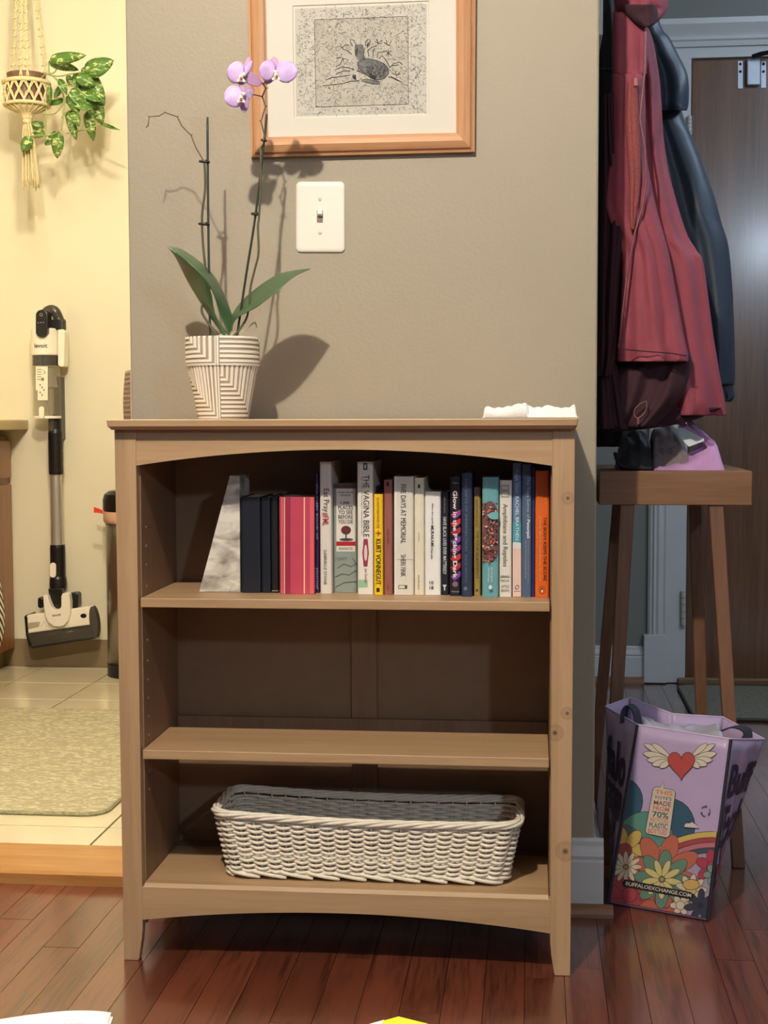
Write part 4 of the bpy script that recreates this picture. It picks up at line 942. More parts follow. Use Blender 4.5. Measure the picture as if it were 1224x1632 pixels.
mb = MB(); text(mb, 'levoit', [(83.5, 983), (97, 981.3), (97, 977), (83.5, 979)], lambda u, v: P(u, v, YV-.0625), .02); obj('lettering', mb, cm((70, 60, 48)), yk, fixn=False)
fh = vbox('floor_head', [(40.5, 983), (44, 980.5), (141, 966.7), (144, 969), (144.5, 996), (43.5, 1010)], m_vw, YV-.045, .04, bevel=.005)
mb = MB(); f_ = lambda u, v: P(u, v, YV-.0456); fill(mb, ell(133, 981.5, 5, 3.6, 0), f_); obj('dark_port', mb, m_blk, fh, fixn=False)
mb = MB(); fill(mb, [(45, 992.5), (64, 991), (62, 999), (45, 1003)], f_); stroke(mb, [(66, 999), (70, 990), (74, 999), (77, 997)], .8, f_); obj('grey_print', mb, cm((176, 166, 140)), fh, fixn=False)
vbox('brush_window', [(44, 1010), (143.5, 996.5), (147, 1016), (52, 1030)], m_clear2, YV-.052, .002, bevel=0)
obj('brush_roll', MB().tube([P(48, 1019, YV-.005), P(144, 1005.5, YV-.005)], .028, 20), m_vd, vc, smooth=True)
vbox('head_frame', [(40, 1010), (44, 1009), (50, 1029), (149, 1014), (152, 1018), (52, 1034), (46, 1030)], m_blk, YV-.052, .04, bevel=.003)
vbox('end_cap', ell(149, 992, 7.0, 26, -.12, 20), m_vd, YV-.05, .035, bevel=.004)
vbox('end_cap', [(38.5, 983), (41, 980), (43, 984), (45, 1012), (50, 1030), (45, 1028), (41, 1012)], m_blk, YV-.05, .10, bevel=.002)
obj('wall_dock', MB().box(P(82, 700, YV).x, P(94, 700, YV).x, YV+.02, YK, P(88, 700, YV).z, P(88, 600, YV).z), m_blk, vc)

# ================================================================== HANGING PLANTER
YP = YK-.33
hp_ = thing('hanging_planter', 'variegated pothos in a cream macrame hanger in the kitchen', 'plant', P(42, 170, YP))
def pk(x, y): return (x/8.16, y/8.16)
m_cord = M('cream_cotton_cord', (214, 198, 152), .9, var=.08, vs=60, bump=.6, bs=200); m_pk = M('brown_plastic_pot', (112, 80, 62), .5)
cu_ = 42.5; k_ = (P(60, 150, YP).x-P(20, 150, YP).x)/40
cc = P(cu_, 150, YP)
def zz(v): return P(cu_, v, YP).z
obj('pot', MB().lathe([(24*k_, zz(167)), (27*k_, zz(140)), (29*k_, zz(124)), (30*k_, zz(119)), (27*k_, zz(119)), (26*k_, zz(128)), (.001, zz(128))], (cc.x, YP, 0), 32), m_pk, hp_, smooth=False)
def ring(v, r, rad, nm): 
    obj(nm, MB().tube([(cc.x+r*k_*math.cos(a), YP+r*k_*math.sin(a), zz(v)) for a in [2*PI*i/40 for i in range(40)]], rad, 8, closed=True), m_cord, hp_, smooth=True)
ring(133, 34.5, .0075, 'cord_ring'); ring(168.5, 33.5, .006, 'cord_ring')
def cyl(a, v, r=33): return Vector((cc.x+r*k_*math.cos(a), YP+r*k_*math.sin(a), zz(v)))
NK = 14
for row, (v0, v1) in enumerate(((135, 151), (151, 167))):
    for i in range(NK):
        a0 = 2*PI*(i+.5*row)/NK
        for sg in (-1, 1):
            mb = MB()
            for off in (-.04, .04):
                pts = [cyl(a0+off, v0, 33), cyl(a0+off+sg*PI/NK*.35, v0+3, 34.3), cyl(a0+off*.4+sg*PI/NK*.9, v1-3, 34.3), cyl(a0+off*.5+sg*PI/NK, v1, 33.6)]
                mb.tube(catmull(pts, 3), .0022, 6)
            obj('net_cord', mb, m_cord, hp_, smooth=True)
        obj('knot', MB().lathe([(.0001, -.006), (.006, -.003), (.006, .003), (.0001, .006)], cyl(a0+PI/NK, v1, 34), 8), m_cord, hp_, smooth=True)
for i in range(20):
    a = 2*PI*i/20
    obj('under_cord', MB().tube(catmull([cyl(a, 169, 33), cyl(a, 176, 22), cyl(a, 181, 9), cyl(a, 190, 6)], 4), .0036, 6), m_cord, hp_, smooth=True)
obj('under_bowl', MB().lathe([(32*k_, zz(169)), (21*k_, zz(177)), (9*k_, zz(182)), (6*k_, zz(192))], (cc.x, YP, 0), 30), m_cord, hp_, smooth=True)
obj('wrap_knot', MB().lathe([(6.4*k_, zz(197)), (7*k_, zz(194)), (6.6*k_, zz(184)), (5*k_, zz(181))], (cc.x, YP, 0), 20), m_cord, hp_, smooth=True)
rt_ = random.Random(8)
for i in range(26):
    a = rt_.random()*6.28; q = rt_.random()**.5
    du = math.cos(a)*q; dy = math.sin(a)*q
    pts = [Vector((cc.x+du*5*k_, YP+dy*5*k_, zz(193))), Vector((cc.x+(du*10+1)*k_, YP+dy*9*k_, zz(215))), Vector((cc.x+(du*13+3)*k_, YP+dy*12*k_, zz(255))), Vector((cc.x+(du*16+4)*k_, YP+dy*14*k_, zz(288+rt_.random()*16)))]
    obj('tassel_strand', MB().tube(catmull(pts, 4), .0028, 5), m_cord, hp_, smooth=True)
ap = P(36, -190, YP)
for (u0, v0, dy) in ((17, 132, .02), (46, 130, -.078), (56, 130, -.074), (70, 130, .03)):
    st = P(u0, v0, YP); st.y += dy; en = ap.copy(); n = 46; mb = MB()
    for s_ in (0, PI):
        pts = []
        for i in range(n+1):
            t = i/n; p = st.lerp(en, t); a = 2*PI*9*t+s_; pts.append(p+Vector((math.cos(a)*.0035, math.sin(a)*.0035, 0)))
        mb.tube(pts, .0026, 5)
    sc_ = obj('suspension_cord', mb, m_cord, hp_, smooth=True)
    for i in range(1, 22):
        p = st.lerp(en, i/22+.01*(i % 2)); obj('knot', MB().tube([p+Vector((-.009, -.003, -.002)), p+Vector((.008, -.003, .004))], .0034, 6), m_cord, sc_, smooth=True)
m_pth, N_, L_, b_ = newmat('variegated_leaf')
tc = N_.new('ShaderNodeTexCoord'); mp_ = N_.new('ShaderNodeMapping'); mp_.inputs['Scale'].default_value = (30, 30, 60); mp_.inputs['Rotation'].default_value = (0, .6, 0); n1 = N_.new('ShaderNodeTexNoise'); n1.inputs['Scale'].default_value = 1.6; n1.inputs['Detail'].default_value = 6; n1.inputs['Distortion'].default_value = .8
L_.new(tc.outputs['Object'], mp_.inputs[0]); L_.new(mp_.outputs[0], n1.inputs[0]); rr = N_.new('ShaderNodeValToRGB'); rr.color_ramp.elements[0].position = .54; rr.color_ramp.elements[1].position = .64; rr.color_ramp.elements[0].color = lin((78, 116, 50)); rr.color_ramp.elements[1].color = lin((196, 204, 130))
L_.new(n1.outputs[0], rr.inputs[0]); L_.new(rr.outputs[0], b_.inputs['Base Color']); b_.inputs['Roughness'].default_value = .35
m_vine = M('pothos_vine', (140, 150, 84), .5)
LV = [(400, 490, 700, 450, 55), (395, 500, 640, 570, 45), (690, 590, 925, 490, 85), (600, 600, 712, 760, 58), (700, 590, 850, 860, 75), (580, 720, 700, 880, 58), (740, 780, 835, 1010, 68), (540, 840, 710, 760, 48), (400, 690, 405, 860, 25), (520, 810, 385, 850, 30),
      (555, 900, 620, 1140, 42), (600, 900, 640, 1030, 40), (710, 900, 760, 1150, 48), (810, 1000, 980, 1060, 16), (360, 1030, 230, 1010, 42), (370, 1080, 230, 1105, 32), (245, 1110, 180, 1235, 52), (470, 1075, 365, 1180, 48), (470, 1070, 465, 1290, 56), (480, 640, 545, 770, 34), (550, 610, 585, 710, 28), (640, 700, 820, 820, 60), (620, 620, 780, 700, 60), (640, 640, 700, 900, 60), (560, 760, 640, 930, 50), (420, 520, 600, 440, 40), (660, 560, 800, 640, 50), (600, 830, 760, 880, 46), (500, 700, 440, 800, 30), (560, 900, 650, 960, 40)]
for i, (a, b, c, d, hw) in enumerate(LV):
    u0, v0, u1, v1 = a/5.1, b/5.1, c/5.1, d/5.1; hw /= 5.1; du, dv = u1-u0, v1-v0; Lg = math.hypot(du, dv); nu_, nv_ = -dv/Lg, du/Lg
    yl = YP-.06+.012*((i*7) % 11)-.02; tl = ((i*5) % 7-3)*.010
    def fn(s, t_):
        t = t_*2-1; wv = hw*(s**.42)*((1-s)**.75)*2.0 if 0 < s < 1 else .03
        return P(u0+du*s+nu_*wv*t, v0+dv*s+nv_*wv*t, yl+.014*(s-.5)**2*4*.3+.012*abs(t)*(-1 if i % 2 else 1)+tl*s*.6)
    obj('leaf', MB().grid(fn, 10, 6), m_pth, hp_, smooth=True, solid=.0008)
for pts in ([(370, 600), (430, 620), (490, 700), (520, 830), (500, 1060)], [(400, 600), (440, 590), (470, 540)], [(400, 610), (480, 620), (580, 600), (690, 585)], [(440, 630), (545, 690), (600, 700)], [(520, 830), (450, 920), (350, 930)], [(380, 880), (370, 1000), (375, 1100), (470, 1072)], [(500, 960), (560, 900), (700, 890), (740, 920)], [(540, 1085), (700, 1050), (830, 1005)], [(400, 600), (395, 500)], [(375, 1100), (250, 1108)], [(520, 830), (600, 720), (560, 650)], [(370, 600), (330, 640)]):
    obj('vine', MB().tube(catmull([P(a/5.1, b/5.1, YP-.03) for a, b in pts], 5), .0024, 6), m_vine, hp_, smooth=True)

# ================================================================== STOOL
m_st = wood('walnut_stool_wood', (138, 98, 68), (112, 76, 50), 'x', .8, .45); m_stz = wood('walnut_leg_wood', (126, 88, 62), (98, 66, 46), 'z', .8, .45)
YSF = Q(1178, 1384, 0).y; YST = YSF+.035
YB0, YB1 = YST+.36, YSF+.50
stl = thing('wooden_stool', 'tall brown wooden stool under the hanging coats', 'stool', (P(1077, 780, YST).x, YST+.2, 0))
xl_, xr_ = P(955, 780, YST).x, P(1199, 780, YST).x; zt_, zl_ = P(1077, 750.5, YST).z, P(1077, 805, YST).z
st = MB()
obj('seat', MB().box(xl_, xr_, YST, YST+.40, zl_, zt_), m_st, stl, bevel=.002)
def leg(u0, u1, vtop, ub0, ub1, vbot, yt, yb3):
    a = P(u0, vtop, yt); b = P(u1, vtop, yt); c = P(ub0, vbot, yb3); d = P(ub1, vbot, yb3)
    c.z = d.z = 0; t = Vector((0, .026, 0)); a.z = b.z = zl_+.0005
    sh = (0 if yt > YST+.1 else .006); tt_ = Vector((0, sh, 0)); a += tt_; b += tt_
    obj('leg', MB().hexa([c, d, d+t, c+t], [a, b, b+t, a+t]), m_stz, stl, bevel=.002)
leg(989, 1012, 790, 959, 978, 1384, YST, YSF); leg(1131, 1154, 790, 1168, 1188, 1384, YST, YSF)
def bk_(u, y0, y1): return 849+(u-849)*(y0-CAM.y)/(y1-CAM.y)
vb_ = 663+721*(YSF-CAM.y)/(YB1-CAM.y)
leg(bk_(993, YST, YB0), bk_(1015, YST, YB0), 780, bk_(950, YSF, YB1), bk_(969, YSF, YB1), vb_, YB0-.012, YB1)
leg(bk_(1127, YST, YB0), bk_(1149, YST, YB0), 780, bk_(1168, YSF, YB1)-8, bk_(1188, YSF, YB1)-8, vb_, YB0-.012, YB1)

# ================================================================== COATS
def drape(rows, mat, par, nm, y0, th, folds=5, amp=.012, seed=0, nu=44, k=5, thin=.0025, back=True, hem=0):
    # rows: (v, uL, uR, ydelta) down the cloth
    rr_ = random.Random(seed); ph = [rr_.random()*6.28 for _ in range(4)]
    cs_ = catmull([(r[0], r[1], r[2]) for r in rows], k); yd = catmull([(r[3] if len(r) > 3 else 0, 0, 0) for r in rows], k)
    n = len(cs_)
    def pt(i, t, side):
        v, ul, ur = cs_[i]; u = ul+(ur-ul)*t; f = i/(n-1)
        fold = amp*(.35+.65*f)*(math.sin(folds*PI*t+ph[0]+1.2*f)+.5*math.sin(folds*2.3*PI*t+ph[1]-2*f)+.3*math.sin(14*f+6*t+ph[2])+.45*(1-abs(math.sin(5*f+3.3*t+ph[3])))**3+.3*(1-abs(math.sin(9*f-4.1*t+ph[1])))**4)
        prof = max(0, 1-(2*t-1)**4)**.5
        y = y0+yd[i].x+(-th/2*prof-fold if side == 0 else th/2*prof+fold*.3)
        return P(u, v, y)
    mb = MB(); vs = []
    for i in range(n):
        for q in range(nu+1): vs.append(pt(i, q/nu, 0))
        for q in range(nu-1, 0, -1): vs.append(pt(i, q/nu, 1))
    c_ = 2*nu
    fs = [(i*c_+q, i*c_+(q+1) % c_, (i+1)*c_+(q+1) % c_, (i+1)*c_+q) for i in range(n-1) for q in range(c_)]
    fs.append(tuple(range(c_))[::-1])
    mb.add(vs, fs)
    o = obj(nm, mb, mat, par, smooth=True, solid=thin)
    return o
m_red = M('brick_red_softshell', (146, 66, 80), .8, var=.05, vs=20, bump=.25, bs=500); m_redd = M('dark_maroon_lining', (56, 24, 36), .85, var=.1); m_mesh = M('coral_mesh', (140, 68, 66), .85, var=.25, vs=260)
m_navy = M('navy_nylon', (38, 50, 68), .5, var=.06, vs=10, bump=.2, bs=60); m_black = M('black_coat_fabric', (30, 28, 36), .8)
YJ = .62
cr = thing('coat_rack', 'pale wall-mounted coat rack board behind the coats', 'coat rack', (XR+.01, .75, 1.66))
obj('board', MB().box(XR+.0002, XR+.010, YW+.08, .82, P(963, 75, .5).z, P(963, 18, .5).z), m_white, cr, bevel=.002)
for yy in (.80,): obj('hook', MB().tube([(XR+.018, yy, 1.70), (XR+.05, yy, 1.70), (XR+.07, yy, 1.73)], .005, 8), m_darkm, cr)
bkc = thing('black_coat', 'black coat hanging closest to the taupe wall corner', 'coat', (XR+.06, .62, 1.7))
drape([(-60, 948, 975), (40, 948, 985), (120, 945, 990), (260, 940, 992), (420, 938, 1005), (560, 935, 1010), (680, 930, 1012), (712, 932, 1000)], m_black, bkc, 'body', .90, .06, 3, .01, 1)
mb = MB(); f_ = lambda u, v: P(u, v, .683); stroke(mb, [(966, 655), (967, 659), (972, 660), (973, 656)], .9, f_); stroke(mb, [(965, 663), (972, 664)], .7, f_)
nv_c = thing('navy_raincoat', 'dark navy nylon raincoat hanging behind the red jacket', 'coat', P(1090, 40, 1.1))
YN2 = 1.02
drape([(-40, 985, 1030), (40, 990, 1052), (60, 990, 1066), (83, 990, 1078), (120, 995, 1095), (160, 1000, 1097), (176, 1005, 1094)], m_navy, nv_c, 'hood', YN2-.05, .10, 3, .010, 5)
drape([(100, 1000, 1070), (178, 1000, 1086), (213, 1005, 1100), (255, 1010, 1117), (311, 1020, 1137), (355, 1030, 1149), (392, 1040, 1160), (453, 1050, 1166), (515, 1060, 1169), (588, 1060, 1171), (613, 1062, 1170)], m_navy, nv_c, 'body', YN2+.02, .12, 3, .008, 6)
drape([(605, 1128, 1169), (615, 1130, 1168), (632, 1136, 1170), (640, 1140, 1164)], m_navy, nv_c, 'cuff', YN2+.02, .07, 4, .004, 7, nu=20)
rj = thing('red_jacket', 'brick red softshell jacket with hood hanging in front of the navy raincoat', 'jacket', P(1010, 20, YJ))
drape([(-40, 985, 1064), (0, 984, 1064), (16, 990, 1062), (30, 1010, 1052), (40, 1020, 1040)], m_red, rj, 'hood', YJ+.0, .13, 3, .012, 11)
drape([(8, 994, 1045, -.004), (22, 998, 1047), (36, 1014, 1044), (42, 1024, 1036)], m_redd, rj, 'hood_lining', YJ-.085, .03, 2, .003, 12, nu=20)
drape([(-30, 975, 1000), (10, 980, 1000), (48, 977, 1034), (110, 976, 1048), (160, 975, 1053), (220, 974, 1057), (282, 972, 1067), (368, 968, 1092), (400, 968, 1110), (424, 968, 1121), (527, 968, 1135), (600, 966, 1147), (640, 965, 1155), (662, 964, 1157)], m_red, rj, 'back_panel', YJ+.06, .10, 5, .014, 13)
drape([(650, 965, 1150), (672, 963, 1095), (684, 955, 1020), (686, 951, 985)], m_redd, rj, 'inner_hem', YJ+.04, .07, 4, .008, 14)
drape([(20, 978, 1012), (48, 977, 1031), (110, 976, 1030), (118, 977, 1030)], m_red, rj, 'collar', YJ-.055, .05, 2, .006, 15, nu=24)
drape([(118, 977, 1026), (180, 975, 1028), (250, 972, 1030), (330, 965, 1045), (400, 990, 1064), (480, 990, 1079), (530, 987, 1088), (562, 984, 1095), (576, 984, 1096)], m_red, rj, 'front_panel', YJ-.055, .07, 3, .009, 16)
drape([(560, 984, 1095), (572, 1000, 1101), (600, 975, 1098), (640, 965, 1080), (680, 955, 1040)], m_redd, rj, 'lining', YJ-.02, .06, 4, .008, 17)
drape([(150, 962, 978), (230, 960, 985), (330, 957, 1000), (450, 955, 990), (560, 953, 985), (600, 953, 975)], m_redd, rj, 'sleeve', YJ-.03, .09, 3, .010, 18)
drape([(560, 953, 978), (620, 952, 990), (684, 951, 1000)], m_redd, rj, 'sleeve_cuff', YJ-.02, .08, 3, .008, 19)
drape([(132, 1001, 1014), (200, 998, 1018), (280, 1003, 1020), (340, 1004, 1014), (366, 1006, 1010)], m_mesh, rj, 'mesh_pocket', YJ-.100, .012, 2, .002, 20, nu=16)
obj('zip', MB().tube([P(a, b, YJ-.105) for a, b in ((1029, 50), (1028, 110), (1024, 150), (1020, 190), (1028, 240), (1030, 290), (1024, 330), (1012, 370), (1006, 400), (998, 450), (992, 500), (986, 556))], .0022, 6), M('zip_trim', (112, 52, 62), .5), rj)
obj('zip_pull', MB().tube([P(1013.5, 125, YJ-.11), P(1013.5, 137, YJ-.11)], .0045, 8), M('pink_zip_pull', (176, 112, 112), .5), rj)
obj('drawcord', MB().tube([*catmull([P(a, b, YJ-.07) for a, b in ((1029, 638), (1031, 647), (1027, 658), (1018, 666), (1011, 662), (1012, 652), (1020, 644), (1028, 640))], 4)], .0013, 6).tube([P(1017, 666, YJ-.07), P(1017, 676, YJ-.07)], .003, 6), M('zip_cord', (120, 76, 74), .5), rj)
obj('front_hem_seam', MB().tube([P(985, 556, YJ-.108), P(1030, 560, YJ-.112), P(1070, 563, YJ-.108), P(1094, 567, YJ-.09)], .0012, 6), m_redd, rj)

# bags on the stool
bt = thing('lilac_tote', 'lilac cloth bag lying folded on the stool seat', 'bag', (P(1090, 745, YST+.1).x, YST+.12, zt_))
m_lil = M('lilac_fabric', (184, 138, 184), .85, var=.05, vs=30, bump=.3, bs=300); m_dkl = M('grey_lilac_print_fabric', (124, 110, 110), .85, var=.1, vs=20)
def mound(x0, x1, y0, y1, z0, hf, mat, par, nm, nu=30, nv=14, wr=.002):
    def fn(a, b):
        s = (math.sin(PI*b)**.45 if 0 < b < 1 else 0)*(min(1, a/.08)**.5)*(min(1, (1-a)/.08)**.5)
        return Vector((x0+(x1-x0)*a, y0+(y1-y0)*b, z0+.0006+hf(a)*s+wr*s*math.sin(19*a+11*b)))
    mb = MB(); mb.grid(fn, nu, nv)
    mb.add([fn(0, 0), fn(1, 0), fn(1, 1), fn(0, 1)], [(0, 1, 2, 3)]); return obj(nm, mb, mat, par, smooth=True)
XX = lambda u: P(u, 745, YST+.05).x
sS = .00130
mound(XX(1040), XX(1153), YST+.012, YST+.20, zt_, lambda a: sS*hz_(1040+113*a, [(1040, 10), (1085, 14), (1100, 24), (1115, 36), (1130, 52), (1142, 46), (1149, 34), (1153, 12)]), m_lil, bt, 'pouch', 40, 18, .004)
mound(XX(1038), XX(1102), YST+.035, YST+.20, zt_, lambda a: sS*hz_(1038+64*a, [(1038, 60), (1070, 78), (1085, 66), (1102, 20)]), m_dkl, bt, 'printed_side', 30, 14, .003)
for u0, u1, ue in ((1082, 1100, 1128), (1098, 1112, 1136)):
    obj('strap', MB().tube(catmull([P(u0, 672, YST+.06), P(u1, 686, YST+.05), P(ue-8, 700, YST+.05), P(ue, 712, YST+.06)], 5), .006, 8), m_lil, bt, smooth=True)
mb = MB(); f_ = lambda u, v: P(u, v, YST+.028)
for cx_, cy_ in ((1046, 722), (1060, 716), (1073, 716)):
    for q in range(5): fill(mb, ell(cx_+3.5*math.cos(q*1.26), cy_+4*math.sin(q*1.26), 2.3, 1.2, q*1.26, 8), f_)
obj('flower_print', mb, cm((70, 58, 66)), bt, fixn=False)
pw = MB(); pw.prism([P(1081, 678, YST+.045), P(1083, 696, YST+.03), P(1098, 712, YST+.022), P(1122, 703, YST+.025), P(1122, 699, YST+.03)], (0, .003, .0))
pwo = obj('folded_paper', pw, M('white_paper', (205, 215, 218), .7)); tag(pwo, 'white folded paper sticking out of the lilac bag', 'paper')
bb = thing('black_backpack', 'small black and maroon bag slumped on the left of the stool', 'bag', (XX(1000), YST+.2, zt_))
mound(XX(985), XX(1041), YST+.03, YST+.20, zt_, lambda a: sS*hz_(985+56*a, [(985, 28), (1000, 56), (1020, 66), (1041, 50)]), M('black_nylon', (34, 28, 34), .6), bb, 'pouch', 30, 14, .004)
obj('strap', MB().tube(catmull([P(980, 722, YST+.035), P(986, 738, YST+.02), P(1000, 744.5, YST+.02), P(1040, 746.5, YST+.018)], 5), .004, 6), m_black, bb, smooth=True)

# ================================================================== SHOPPING TOTE
tg = thing('shopping_tote', 'lilac printed shopping tote with winged heart standing on the wood floor', 'bag', Q(1048, 1440, 0))
m_tl = M('lilac_woven_plastic', (176, 156, 192), .38, var=.03, vs=14, bump=.5, bs=16, coat=.1); m_edge = M('black_piping', (34, 32, 44), .6)
A0 = Q(969, 1438, .002); B0 = Q(1128, 1467, .002)           # bottom front
A1 = P(1016, 1155, A0.y+.035)
nrm = (B0-A0).cross(A1-A0).normalized()
if nrm.y > 0: nrm = -nrm
B1 = PL(1165, 1178, A0, nrm)
LB = P(965, 1126, A0.y+.17); RB = P(1218, 1178, B0.y+.17); LK = P(1003, 1112, A0.y+.235); RK = P(1152, 1143, B0.y+.27); MK = P(1072, 1138, A0.y+.18)
LB0 = Q(957, 1408, .002); LB0.y = A0.y+.14; LB0.x = max(LB0.x, XR+.045); RB0 = Vector((B0.x+.035, B0.y+.2, .002)); 
def quadface(nm, a, b, c, d, mat, wr=.0012, n=14, seed=1, par=tg):
    fn = lambda s, t: a.lerp(b, s).lerp(d.lerp(c, s), t)
    nn = (b-a).cross(d-a).normalized()
    def g(s, t):
        e = min(s, 1-s, t, 1-t); k2 = min(1, e*8)
        return fn(s, t)+nn*wr*k2*(math.sin(13*s+seed+5*t)*math.sin(9*t+seed*2))
    return obj(nm, MB().grid(g, n, n), mat, par, smooth=True, solid=.0012)
quadface('front_side', A0, B0, B1, A1, m_tl, .0003)
quadface('left_side', LB0, A0, A1, LB, m_tl, .003, seed=2); quadface('right_side', B0, RB0, RB, B1, m_tl, .003, seed=3)
BK0 = LB0+Vector((.03, .05, 0)); BK1 = RB0+Vector((-.03, .05, 0))
for i, (a, b, c, d) in enumerate(((BK0, LB0, LB, LK), (BK0.lerp(BK1, .5), BK0, LK, MK), (BK1, BK0.lerp(BK1, .5), MK, RK), (RB0, BK1, RK, RB))):
    quadface('back_side', a, b, c, d, m_tl, .002, seed=5+i)
obj('bottom', MB().prism([A0, B0, RB0, BK1, BK0, LB0], (0, 0, .001)), m_tl, tg)
obj('corner_piping', MB().tube([A0, A0.lerp(A1, .5), A1], .0032, 8), m_edge, tg); obj('corner_piping', MB().tube([B0, B0.lerp(B1, .5), B1], .0032, 8), m_edge, tg)
obj('rim_edge', MB().tube([A1, B1, RB, RK, MK, LK, LB], .0018, 6, closed=True), M('pale_lilac_rim', (198, 176, 206), .5), tg)
yq = A1.y
def strap(pts, wd, nm='handle_strap'):
    ps = catmull(pts, 6); mb = MB(); n = len(ps)
    wv_ = Vector((wd*.32, wd*.38, 0)); mb.add([p-wv_ for p in ps]+[p+wv_ for p in ps], [(i, i+1, n+i+1, n+i) for i in range(n-1)])
    obj(nm, mb, M('navy_webbing', (30, 32, 50), .7) if 'navy_webbing' not in bpy.data.materials else bpy.data.materials['navy_webbing'], tg, solid=.0025)
strap([P(994, 1152, yq+.05), P(996, 1132, yq+.06), P(1003, 1124, yq+.07), P(1013, 1133, yq+.06), P(1018, 1156, yq+.04)], .022)
strap([P(1134, 1173, yq+.0), P(1152, 1164, yq+.03), P(1172, 1158, yq+.06), P(1190, 1164, yq+.07), P(1192, 1177, yq+.06)], .030)
# print on the front face
lay = [0]
FQ = [(969, 1438), (1128, 1467), (1165, 1178), (1016, 1155)]
SQ = [(972.5, 1436), (1125, 1463.5), (1161.5, 1180), (1019, 1158)]
def fr(lv): return lambda u, v: PL(u, v, A0+nrm*(.0012+.000012*lv), nrm)
c_out = (50, 36, 52)
def T(x, y): return (930+x/4.08, 1090+y/4.08)
def sh(poly, col, nm='printed_shape', outline=True, ow=.9, crop=True):
    poly = [T(*p) for p in poly] if crop else poly
    lay[0] += 1; L1 = lay[0]; pc_ = clip(poly, SQ)
    if len(pc_) < 3: return
    mb = MB(); fill(mb, pc_, fr(L1)); obj(nm, mb, cm(dull(col)), tg, fixn=False)
    if outline:
        mb = MB(); stroke(mb, pc_+[pc_[0]], ow, fr(L1+.6)); obj('print_outline', mb, cm(c_out), tg, fixn=False)
def cell(cx_, cy_, a, b, ang=0, n=24): return ell(cx_, cy_, a, b, ang, n)
sh(cell(250, 760, 135, 150), (46, 92, 120), 'printed_hill')
sh(cell(560, 930, 165, 185), (46, 92, 120), 'printed_hill')
sh(cell(400, 1010, 185, 180), (90, 156, 140), 'printed_hill')
sh(cell(240, 1080, 160, 170), (92, 110, 112), 'printed_hill')
def arcband(r1, r0, col):
    cx_, cy_ = 840, 1560
    po = [(cx_+r1*math.cos(a), cy_+r1*math.sin(a)*.95) for a in [PI+PI*k/40 for k in range(41)]]
    # band drawn as successive discs
    sh([(cx_+r1*1.05*math.cos(a), cy_+r1*math.sin(a)) for a in [PI+PI*k/40 for k in range(41)]], col, 'printed_rainbow')
arcband(600, 0, (232, 196, 92)); arcband(562, 0, (190, 66, 72)); arcband(530, 0, (208, 116, 130)); arcband(496, 0, (66, 88, 104)); arcband(462, 0, (176, 156, 192))
sh([(170, 1450), (250, 1465), (830, 1465), (860, 1420), (860, 1400), (500, 1500), (170, 1480)], (150, 140, 140), 'printed_base', False)
def blossom(cx_, cy_, r, n, col, core, cr, a0=0, asp=.62):
    for k in range(n):
        a = a0+2*PI*k/n
        sh(cell(cx_+r*.6*math.cos(a), cy_+r*.6*math.sin(a), r*.45, r*.45*asp*2.2*math.sin(PI/n), a, 14), col, 'printed_petal', True, .7)
    sh(cell(cx_, cy_, cr, cr, 0, 12), core, 'printed_core')
blossom(270, 1080, 150, 7, (226, 186, 80), (190, 70, 66), 45)
blossom(510, 1230, 250, 8, (214, 104, 76), (214, 104, 76), 90, .3)
blossom(300, 1370, 190, 8, (190, 62, 68), (190, 62, 68), 50, .2)
blossom(520, 1400, 170, 7, (206, 96, 70), (206, 96, 70), 60)
blossom(275, 1190, 100, 12, (228, 208, 172), (200, 150, 90), 16)
blossom(520, 1270, 185, 8, (100, 146, 122), (100, 146, 122), 80, .1)
blossom(510, 1270, 125, 9, (230, 210, 120), (190, 160, 80), 16, .2, .5)
blossom(840, 1190, 110, 6, (196, 54, 76), (196, 54, 76), 40, .4)
blossom(850, 1240, 70, 6, (120, 160, 140), (150, 180, 150), 25)
blossom(700, 1340, 100, 9, (226, 206, 170), (226, 196, 110), 34)
sh(cell(700, 1305, 55, 34), (226, 180, 90), 'printed_core')
blossom(630, 1440, 66, 6, (226, 206, 176), (226, 206, 176), 30)
blossom(760, 1440, 105, 7, (52, 62, 84), (40, 46, 66), 18, .3, .5)
# strip with web address
stp = [(268, 1270), (700, 1355), (722, 1372), (708, 1398), (690, 1400), (262, 1318), (250, 1296)]
sh(stp, (36, 32, 36), 'printed_strip', False)
def tprint(s, q, col, bold=.015):
    mb = MB(); text(mb, s, [T(*p) for p in q], fr(lay[0]+2), bold); obj('lettering', mb, cm(col), tg, fixn=False)
tprint('BUFFALOEXCHANGE.COM', [(272, 1308), (698, 1388), (702, 1364), (278, 1284)], (206, 196, 184))
# speech bubble
bub = [(470, 668), (498, 672), (522, 632), (522, 678), (580, 688), (598, 705), (560, 985), (540, 1000), (415, 975), (402, 955), (452, 682)]
sh(bub, (228, 206, 182), 'speech_bubble')
for s, (y0_, y1_), (xa_, xb_), c_ in (('THIS', (686, 722), (465, 578), (196, 116, 70)), ("TOTE'S", (726, 752), (460, 572), (64, 76, 92)), ('MADE', (756, 792), (456, 568), (120, 60, 66)), ('FROM', (792, 826), (452, 556), (196, 96, 80)), ('70%', (826, 872), (446, 552), (44, 84, 84)), ('RECYCLED', (868, 900), (434, 550), (196, 116, 70)), ('PLASTIC', (900, 940), (426, 546), (44, 84, 84)), ('BOTTLES!', (938, 976), (418, 542), (196, 96, 80))):
    tprint(s, [(xa_, y1_-8), (xb_, y1_+8), (xb_+2, y0_+12), (xa_+2, y0_)], c_)
